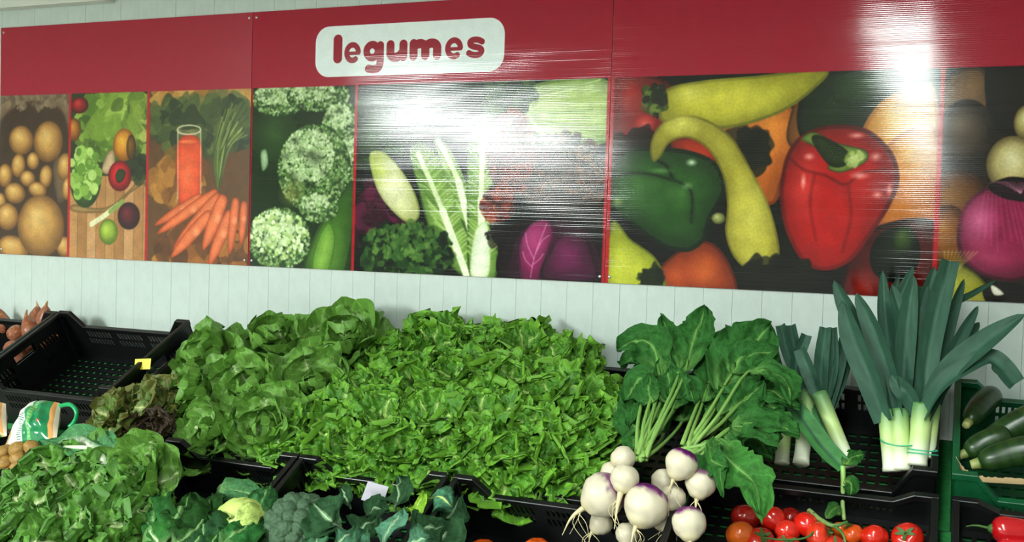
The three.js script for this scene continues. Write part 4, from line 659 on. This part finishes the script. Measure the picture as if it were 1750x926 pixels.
{
  const g = thing('tomato_vine', 'green tomato vine with a cut end among the tomatoes', 'vine', [-0.245, 0.966, 0.541]);
  part('main_stem', rel(g, tube([[-0.269, 0.984, 0.529], [-0.240, 0.974, 0.559], [-0.209, 0.969, 0.578], [-0.182, 0.977, 0.563]], 0.0062, 0.004, 14, 8, stalkCol('#8a9a5c', '#3f6a2a'))), stalkMat, g);
  part('side_stem', rel(g, tube([[-0.209, 0.969, 0.578], [-0.188, 0.959, 0.598], [-0.179, 0.940, 0.611]], 0.004, 0.0025, 8, 6, stalkCol('#3f6a2a', '#4c7a30'))), stalkMat, g);
  part('side_stem', rel(g, tube([[-0.240, 0.974, 0.559], [-0.261, 0.945, 0.613], [-0.320, 0.938, 0.637], [-0.353, 0.940, 0.644]], 0.003, 0.002, 14, 6, stalkCol('#3f6a2a', '#33581f'))), stalkMat, g);
  part('leaf', rel(g, leaf([[-0.228, 0.978, 0.561], [-0.217, 0.994, 0.542], [-0.202, 1.003, 0.525]], [0, 0.4, 1], { w: 0.012, nu: 8, nv: 10, blade: '#3c6e2c', rib: '#6d9a4c', seed: 4 })), darkLeafMat, g);
}
tomato('orange tomato showing its top at the bottom, left in the nearly empty crate', [-0.973, 0.850, 0.770], 0.036, [0, 1, 0], '#cc4a10', 51, false, 'orange tomatoes in the nearly empty crate');
tomato('orange tomato showing its top at the bottom, right in the nearly empty crate', [-0.844, 0.868, 0.757], 0.036, [0, 1, 0], '#cc4a10', 52, false, 'orange tomatoes in the nearly empty crate');
// ---------------------------------------------------------------- red peppers
function pepper(label, a, b, r, seed, stem) {
  const g = thing('red_pepper', label, 'pepper', a, 'red peppers at the right edge'), geo = tube([a, mixp(a, b, 0.5), b], r, r, 26, 24, null, (t) => r * Math.pow(Math.max(0.02, 1 - Math.pow(Math.abs(t * 2 - 1), 4)), 0.5) * (1 - 0.25 * t));
  part('body', rel(g, geo), std(C('#b01018'), 0.18, { clearcoat: 0.5, clearcoatRoughness: 0.1 }), g);
  if (stem) { const d = V(a).sub(V(b)).normalize().toArray(); part('cap', rel(g, tube([add(a, d, -0.012), add(a, d, 0.006)], r * 0.55, r * 0.2, 6, 12)), calyxMat, g); part('stem', rel(g, tube([a, add(add(a, d, 0.03), [0, 0.004, 0]), add(a, d, 0.05)], 0.0035, 0.002, 8, 6)), calyxMat, g); }
}
pepper('red pepper with a thin stem pointing left, at the right edge', [0.111, 0.987, 0.501], [0.204, 0.990, 0.497], 0.032, 1, true);
pepper('red pepper lying under the one with the thin stem', [0.122, 0.951, 0.516], [0.222, 0.957, 0.506], 0.03, 2, false);
// ---------------------------------------------------------------- onions in the left crate
{
  const spots = [[[-3.282, 1.199, 0.072], 'onion with a tall dry tip at the left picture edge, rear'], [[-3.148, 1.171, 0.124], 'large red-brown onion left of the centre of its pile'], [[-3.087, 1.184, 0.122], 'onion beside the tall one, turned on its side'], [[-3.052, 1.223, 0.091], 'red-brown onion standing tallest against the crate side, neck upward'], [[-3.039, 1.141, 0.181], 'onion in front of the pile by the sloping crate rim'], [[-3.085, 1.127, 0.207], 'onion second from the front at the left edge'], [[-3.010, 1.148, 0.146], 'onion seen through the hand hole of the empty crate'], [[-3.049, 1.091, 0.275], 'frontmost onion at the left picture edge'], [[-3.001, 1.101, 0.257], 'onion low behind the sloping crate rim'], [[-3.177, 1.206, 0.017], 'onion deep behind the tall one']], R = rng(77), skin = C('#8a4c34'), pale = C('#c08a62'), c = new THREE.Color();
  const geos = [0, 1, 2].map((s) => { const g = ball(0.027, 0.036, 0.027, 20, 0.05, 1.5, s * 9, (d) => c.copy(skin).lerp(pale, Math.max(0, noise3(d.x * 4 + s, d.y * 0.8, d.z * 4)) * 0.9), (d) => 1 + 0.45 * Math.pow(Math.max(0, d.y), 7)); return g; });
  const neck = tube([[0, 0.046, 0], [0.003, 0.058, 0.002], [0.009, 0.07, 0.004]], 0.007, 0.002, 8, 7), mat = skinMat(0.35), dry = std(C('#a8744a'), 0.7);
  spots.forEach(([p, label], i) => { const g = thing('onion', label, 'onion', p, 'onions in the left crate'); part('skin', geos[i % 3], mat, g); part('neck', neck, dry, g); g.rotation.set((R() - 0.5) * 2.0, R() * 6, i === 3 ? 0.3 : (R() - 0.5) * 2.4); if (i === 3) g.rotation.set(0.1, 0, -0.2); g.scale.setScalar(0.95 + R() * 0.35); });
}
// ---------------------------------------------------------------- potato bags
{
  const c = canvas(512, 512), g2 = c.getContext('2d'), R = rng(3);
  const bands = [[0, '#c9a070'], [60, '#e4ded0'], [150, '#cfd6cc'], [215, '#0f7a48'], [262, '#58a860'], [300, '#0f7a48'], [452, '#d89a5a'], [490, '#e2d6c0']];
  bands.forEach(([x, f], i) => { g2.fillStyle = f; g2.fillRect(x, 0, (bands[i + 1]?.[0] ?? 512) - x, 512); });
  g2.fillStyle = '#1f6a48'; for (let i = 0; i < 26; i++) g2.fillRect(160 + R() * 10, 20 + i * 19, 34 + R() * 8, 6); g2.fillStyle = '#b04030'; g2.beginPath(); g2.arc(380, 300, 16, 0, 7); g2.fill(); g2.fillStyle = '#8fc070'; for (let i = 0; i < 12; i++) g2.fillRect(270, 40 + i * 36, 22, 16);
  const film = new THREE.MeshPhysicalMaterial({ map: tex(c), roughness: 0.18, side: THREE.DoubleSide, clearcoat: 0.6, clearcoatRoughness: 0.12 });
  const bag = (label, q, seed, handle) => {                          // q: four corners, top left / top right / bottom right / bottom left
    const g = thing('potato_bag', label, 'bag', q[3], 'bags of potatoes'), pos = [], idx = [], uv = [], n = 28, u1 = V(q[1]).sub(V(q[0])), v1 = V(q[3]).sub(V(q[0])), N = new THREE.Vector3().crossVectors(v1, u1).normalize();
    for (const s of [1, -1]) for (let j = 0; j <= n; j++) for (let i = 0; i <= n; i++) { const u = i / n, v = j / n, p = mixp(mixp(q[0], q[1], u), mixp(q[3], q[2], u), v), puff = s * 0.045 * Math.pow(Math.sin(Math.PI * u) * Math.sin(Math.PI * Math.min(1, v * 0.9 + 0.1)), 0.6) + (0.012 * noise2(u * 4 + seed, v * 3) + 0.004 * noise2(u * 11 + seed, v * 4)) * Math.sin(Math.PI * u) * Math.sin(Math.PI * v); pos.push(...add(p, N.toArray(), puff)); uv.push(u, 1 - v); }
    for (let s = 0; s < 2; s++) for (let j = 0; j < n; j++) for (let i = 0; i < n; i++) { const a = s * (n + 1) * (n + 1) + j * (n + 1) + i, b = a + n + 1; idx.push(a, b, a + 1, b, b + 1, a + 1); }
    part('film', rel(g, raw(pos, idx, null, uv)), film, g);
    if (handle) part('handle', rel(g, tube(handle, 0.007, 0.007, 24, 8)), std(C('#129a5a'), 0.3), g, 'green plastic carrying handle');
    return g;
  };
  bag('glossy green and white potato bag with a green handle', [[-2.580, 1.026, 0.600], [-2.448, 1.042, 0.600], [-2.362, 0.951, 0.700], [-2.572, 0.908, 0.700]], 1, [[-2.452, 1.035, 0.605], [-2.397, 1.044, 0.610], [-2.371, 1.023, 0.615], [-2.377, 0.995, 0.620], [-2.389, 0.981, 0.625]]);
  bag('green and tan potato bag cut off by the left edge', [[-2.870, 1.001, 0.580], [-2.694, 1.017, 0.580], [-2.599, 0.939, 0.660], [-2.773, 0.894, 0.660]], 4);
  const geos = [0, 1, 2].map((s) => { const k = new THREE.Color(), a = C('#a8803c'), b = C('#7c5a26'); return ball(0.024, 0.021, 0.028, 18, 0.1, 1.3, s * 5 + 2, (d) => k.copy(a).lerp(b, 0.5 + 0.5 * noise3(d.x * 3 + s, d.y * 3, d.z * 3))); }), mat = skinMat(0.6);
  [[[-2.540, 0.908, 0.720], 'at the left edge, top row under the bag'], [[-2.490, 0.921, 0.720], 'second from the left in the top row'], [[-2.420, 0.933, 0.730], 'largest, at the right end of the top row'], [[-2.508, 0.884, 0.740], 'at the left edge, second row'], [[-2.463, 0.900, 0.740], 'in the middle of the second row'], [[-2.445, 0.875, 0.760], 'in the middle of the third row'], [[-2.403, 0.865, 0.770], 'lowest, touching the endive'], [[-2.461, 0.858, 0.770], 'lowest, at the left edge'], [[-2.403, 0.916, 0.720], 'half under the grey-green leaf']].forEach(([p, where], i) => { const m = single('potato', geos[i % 3], mat, 'small tan potato ' + where, 'potato', p, 'potatoes at the left edge'); m.rotation.set(i, i * 2, i * 3); });
}
// ---------------------------------------------------------------- cabbages
function cabbage(label, c, r, leaves, seed, coreCol) {
  const g = thing('cabbage', label, 'cabbage', add(c, [0, -r, 0]), 'cabbages in the front crate'), k = new THREE.Color(), a = C(coreCol), b = C(coreCol).multiplyScalar(0.75);
  part('heart', rel(g, ball(r, r * 0.9, r, 26, 0.05, 1.6, seed, (d) => k.copy(a).lerp(b, 0.5 + 0.5 * noise3(d.x * 2, d.y * 2 + seed, d.z * 2))).translate(...c)), skinMat(0.5), g);
  leaves.forEach(([pts, w, f, o = {}], i) => part('leaf', rel(g, leaf(pts, f, { w, nu: 18, nv: 22, profile: 'round', cup: -0.25, ruf: 0.008, rf: 1.5, teeth: 0.07, tf: 9, wr: 0.25, rib: '#7fa868', ribw: 0.03, blade: '#244c1e', edge: '#20461b', seed: seed * 10 + i, ...o })), cabbageMat, g));
}
cabbage('cabbage at the left of its crate, big veined outer leaf pointing up', [-1.692, 0.830, 0.979], 0.075, [[[[-1.679, 0.872, 1.027], [-1.661, 0.905, 1.008], [-1.714, 0.928, 0.900]], 0.075, [0.1, 0.7, 0.8]], [[[-1.626, 0.867, 1.058], [-1.690, 0.875, 1.043], [-1.829, 0.889, 0.910], [-1.853, 0.900, 0.824]], 0.065, [-0.4, 0.6, 0.8], { blade: '#2f6a30' }], [[[-1.638, 0.843, 1.103], [-1.689, 0.865, 1.060], [-1.783, 0.866, 0.974]], 0.06, [-0.3, 0.5, 0.9], { rib: '#bcd8a0', blade: '#33702e' }], [[[-1.597, 0.860, 1.093], [-1.591, 0.888, 1.040], [-1.622, 0.891, 0.927]], 0.07, [0.2, 0.7, 0.8]]], 3, '#5c8a48');
cabbage('cabbage with a pale yellow-green heart showing, at the right', [-1.547, 0.884, 0.919], 0.062, [[[[-1.498, 0.905, 0.921], [-1.520, 0.933, 0.869], [-1.558, 0.943, 0.787]], 0.04, [0.5, 0.4, 0.8], { blade: '#3f7a44' }], [[[-1.693, 0.924, 0.822], [-1.636, 0.926, 0.819], [-1.564, 0.918, 0.812]], 0.038, [0, 0.7, 0.7], { cup: 0.1, blade: '#4c8050', edge: '#44784a' }], [[[-1.476, 0.883, 1.091], [-1.456, 0.907, 1.045], [-1.459, 0.911, 0.953]], 0.06, [0.1, 0.8, 0.6], { cup: -0.1, blade: '#2c6a30' }], [[[-1.583, 0.882, 0.987], [-1.640, 0.903, 0.927], [-1.699, 0.916, 0.837]], 0.05, [-0.3, 0.6, 0.8]], [[[-1.513, 0.886, 1.021], [-1.497, 0.921, 1.009], [-1.539, 0.938, 0.913]], 0.052, [-0.1, 0.6, 0.8], { blade: '#c4da78', edge: '#b8d06c', rib: '#dce8a8', cup: -0.45 }]], 4, '#c8dc78');
cabbage('cabbage at the bottom of its crate under the pale heart', [-1.534, 0.816, 1.025], 0.07, [[[[-1.507, 0.855, 1.101], [-1.504, 0.886, 1.065], [-1.505, 0.897, 1.002]], 0.07, [0, 0.7, 0.8]], [[[-1.550, 0.851, 1.109], [-1.546, 0.886, 1.064], [-1.611, 0.902, 0.970]], 0.07, [-0.1, 0.6, 0.8], { blade: '#2a5230' }], [[[-1.438, 0.862, 1.089], [-1.424, 0.886, 1.022], [-1.466, 0.895, 0.919]], 0.07, [0.4, 0.6, 0.7]]], 5, '#6d9a50');
// ---------------------------------------------------------------- broccoli
{
  const c = [-1.362, 0.906, 0.878], g = thing('broccoli', 'broccoli head with a round blue-green crown at the left of its crate', 'broccoli', add(c, [0, -0.08, 0.02])), mats = skinMat(0.75), R = rng(8);
  const k = new THREE.Color(), a = C('#2c4630'), b = C('#456244'), geos = [0, 1, 2].map((s) => ball(0.021, 0.021, 0.021, 26, 0.11, 7, s * 3, (d) => k.copy(a).lerp(b, 0.5 + 0.5 * noise3(d.x * 8 + s, d.y * 8, d.z * 8)), (d) => 1 + 0.06 * noise3(d.x * 15, d.y * 15, d.z * 15 + s)));
  const N = 46; for (let i = 0; i < N; i++) { const y = 1 - i / N * 1.25, r = Math.sqrt(Math.max(0, 1 - y * y)), f = i * 2.39996, d = new THREE.Vector3(Math.cos(f) * r, y, Math.sin(f) * r); const m = part('floret', geos[i % 3], mats, g); m.position.set(d.x * 0.066, 0.078 + d.y * 0.058, d.z * 0.066); m.rotation.set(R() * 6, R() * 6, 0); m.scale.setScalar(0.85 + R() * 0.4); }
  g.rotation.set(0.5, 0, 0.15); part('stem', tube([[0, -0.06, 0], [0, 0.0, 0], [0, 0.06, 0]], 0.024, 0.04, 8, 12, stalkCol('#8fae70', '#6d9458')), stalkMat, g);
  const L = (name, label, sets, group) => { const q = thing(name, label, name === 'broccoli' ? 'broccoli' : 'leaf', sets[0][0][0], group); sets.forEach(([pts, w, f, o = {}], i) => part('leaf', rel(q, leaf(pts, f, { w, nu: 16, nv: 20, profile: 'stalked', cup: 0.08, ruf: 0.007, rf: 1.8, teeth: 0.16, tf: 9, wr: 0.28, rib: '#9cbc92', ribw: 0.04, blade: '#305434', edge: '#2c4f30', seed: i * 3 + pts[0][0] * 100, ...o })), cabbageMat, q)); };
  L('broccoli_leaf', 'dark broccoli leaf with a pale rib lying over the round crown', [[[[-1.237, 0.917, 0.964], [-1.259, 0.947, 0.992], [-1.328, 0.961, 0.945]], 0.055, [0, 0.7, 0.8]]]);
  L('broccoli_leaf', 'pale grey-green broccoli leaf standing in the middle of the crate', [[[[-1.120, 0.889, 0.995], [-1.121, 0.936, 0.950], [-1.123, 0.958, 0.887]], 0.042, [-0.3, 0.5, 0.8], { blade: '#5c9274', edge: '#548a6c' }]]);
  L('broccoli_leaf', 'yellow-green broccoli leaf near the right side of the crate', [[[[-1.114, 0.931, 0.873], [-1.103, 0.960, 0.862], [-1.121, 0.976, 0.788]], 0.03, [-0.2, 0.4, 0.9], { blade: '#8fc03a', edge: '#84b834', rib: '#c4dc70', frill: 0.006 }]]);
  L('broccoli_leaf', 'folded grey-green broccoli leaf with a pale edge at the right', [[[[-1.114, 0.964, 0.811], [-1.061, 0.986, 0.834], [-1.023, 0.963, 0.834]], 0.036, [0.1, 0.7, 0.7], { blade: '#4c8464', cup: -0.4, rib: '#c4dc80' }]]);
  L('broccoli_leaf', 'upright dark broccoli leaf beside the price card', [[[[-1.185, 0.928, 0.814], [-1.191, 0.964, 0.790], [-1.230, 0.985, 0.708]], 0.044, [0, 0.2, 1]]]);
  L('broccoli_leaf', 'small dark broccoli leaf between the crown and the price card', [[[[-1.307, 0.919, 0.811], [-1.318, 0.948, 0.820], [-1.364, 0.956, 0.763]], 0.028, [-0.2, 0.4, 0.9]]]);
  L('broccoli', 'broccoli hidden under its own dark leaves, right of the round crown', [[[[-1.223, 0.881, 0.947], [-1.201, 0.921, 0.935], [-1.196, 0.928, 0.878]], 0.045, [0.1, 0.7, 0.7]], [[[-1.253, 0.877, 0.997], [-1.215, 0.909, 1.000], [-1.203, 0.920, 0.958]], 0.04, [0, 0.7, 0.7], { blade: '#4c7c5c' }], [[[-1.101, 0.885, 0.896], [-1.067, 0.922, 0.891], [-1.037, 0.922, 0.848]], 0.05, [0.2, 0.7, 0.7]], [[[-1.265, 0.899, 0.826], [-1.240, 0.928, 0.815], [-1.209, 0.925, 0.798]], 0.04, [0, 0.8, 0.6]], [[[-1.092, 0.884, 0.940], [-1.064, 0.908, 0.938], [-1.035, 0.915, 0.925]], 0.04, [0, 0.7, 0.8], { blade: '#5c9070' }], [[[-1.077, 0.907, 0.812], [-1.046, 0.936, 0.800], [-1.056, 0.961, 0.732]], 0.04, [0.3, 0.5, 0.8]], [[[-1.239, 0.865, 1.019], [-1.266, 0.895, 1.025], [-1.292, 0.912, 0.974]], 0.04, [-0.1, 0.6, 0.8], { blade: '#4c8058' }], [[[-1.146, 0.866, 0.974], [-1.182, 0.891, 0.990], [-1.214, 0.893, 0.987]], 0.045, [-0.1, 0.7, 0.8], { blade: '#4c7c60' }], [[[-1.058, 0.869, 0.863], [-1.031, 0.905, 0.858], [-1.065, 0.925, 0.821]], 0.05, [0.1, 0.6, 0.8]]]);
}
// ---------------------------------------------------------------- big grey-green leaves over the endive, cards
{
  const q = thing('cauliflower_leaf', 'grey-green leaf with a thick white rib lying over the endive', 'leaf', [-2.163, 0.968, 0.760]);
  part('leaf', rel(q, leaf([[-2.062, 0.945, 0.826], [-2.090, 0.979, 0.825], [-2.202, 0.989, 0.785], [-2.330, 0.966, 0.786]], [0, 0.9, 0.4], { w: 0.07, nu: 18, nv: 22, profile: 'round', cup: 0.1, ruf: 0.01, wr: 0.3, teeth: 0.08, rib: '#dfe8cc', ribw: 0.1, blade: '#5a9460', edge: '#4c8a56', seed: 5 })), cabbageMat, q);
  part('rib', rel(q, tube([[-2.035, 0.943, 0.850], [-2.043, 0.978, 0.859], [-2.104, 0.987, 0.842], [-2.194, 0.980, 0.835]], 0.012, 0.004, 16, 8, stalkCol('#e8eed8', '#cfe0b4'))), stalkMat, q);
}
const card = (name, label, p, w, h, colour, rot) => { const m = single(name, rbox(w, h, 0.0015, 0.0006), std(C(colour), 0.5, { map: grain }), label, 'card', p); m.rotation.set(...rot); return m; };
card('price_card', 'yellow card on the right rim of the empty crate', [-2.363, 1.142, 0.349], 0.055, 0.035, '#d8c81c', [-0.3, 0.2, 0.15]);
card('price_card', 'pale grey card in the broccoli crate', [-1.313, 0.929, 0.686], 0.06, 0.05, '#b9b4c0', [-0.5, 0.1, -0.1]);
card('red_tag', 'small red tag behind the handle of the potato bag', [-2.346, 0.984, 0.600], 0.03, 0.012, '#b81c3c', [-0.3, 0.2, -0.1]);

renderer.render(scene, camera);
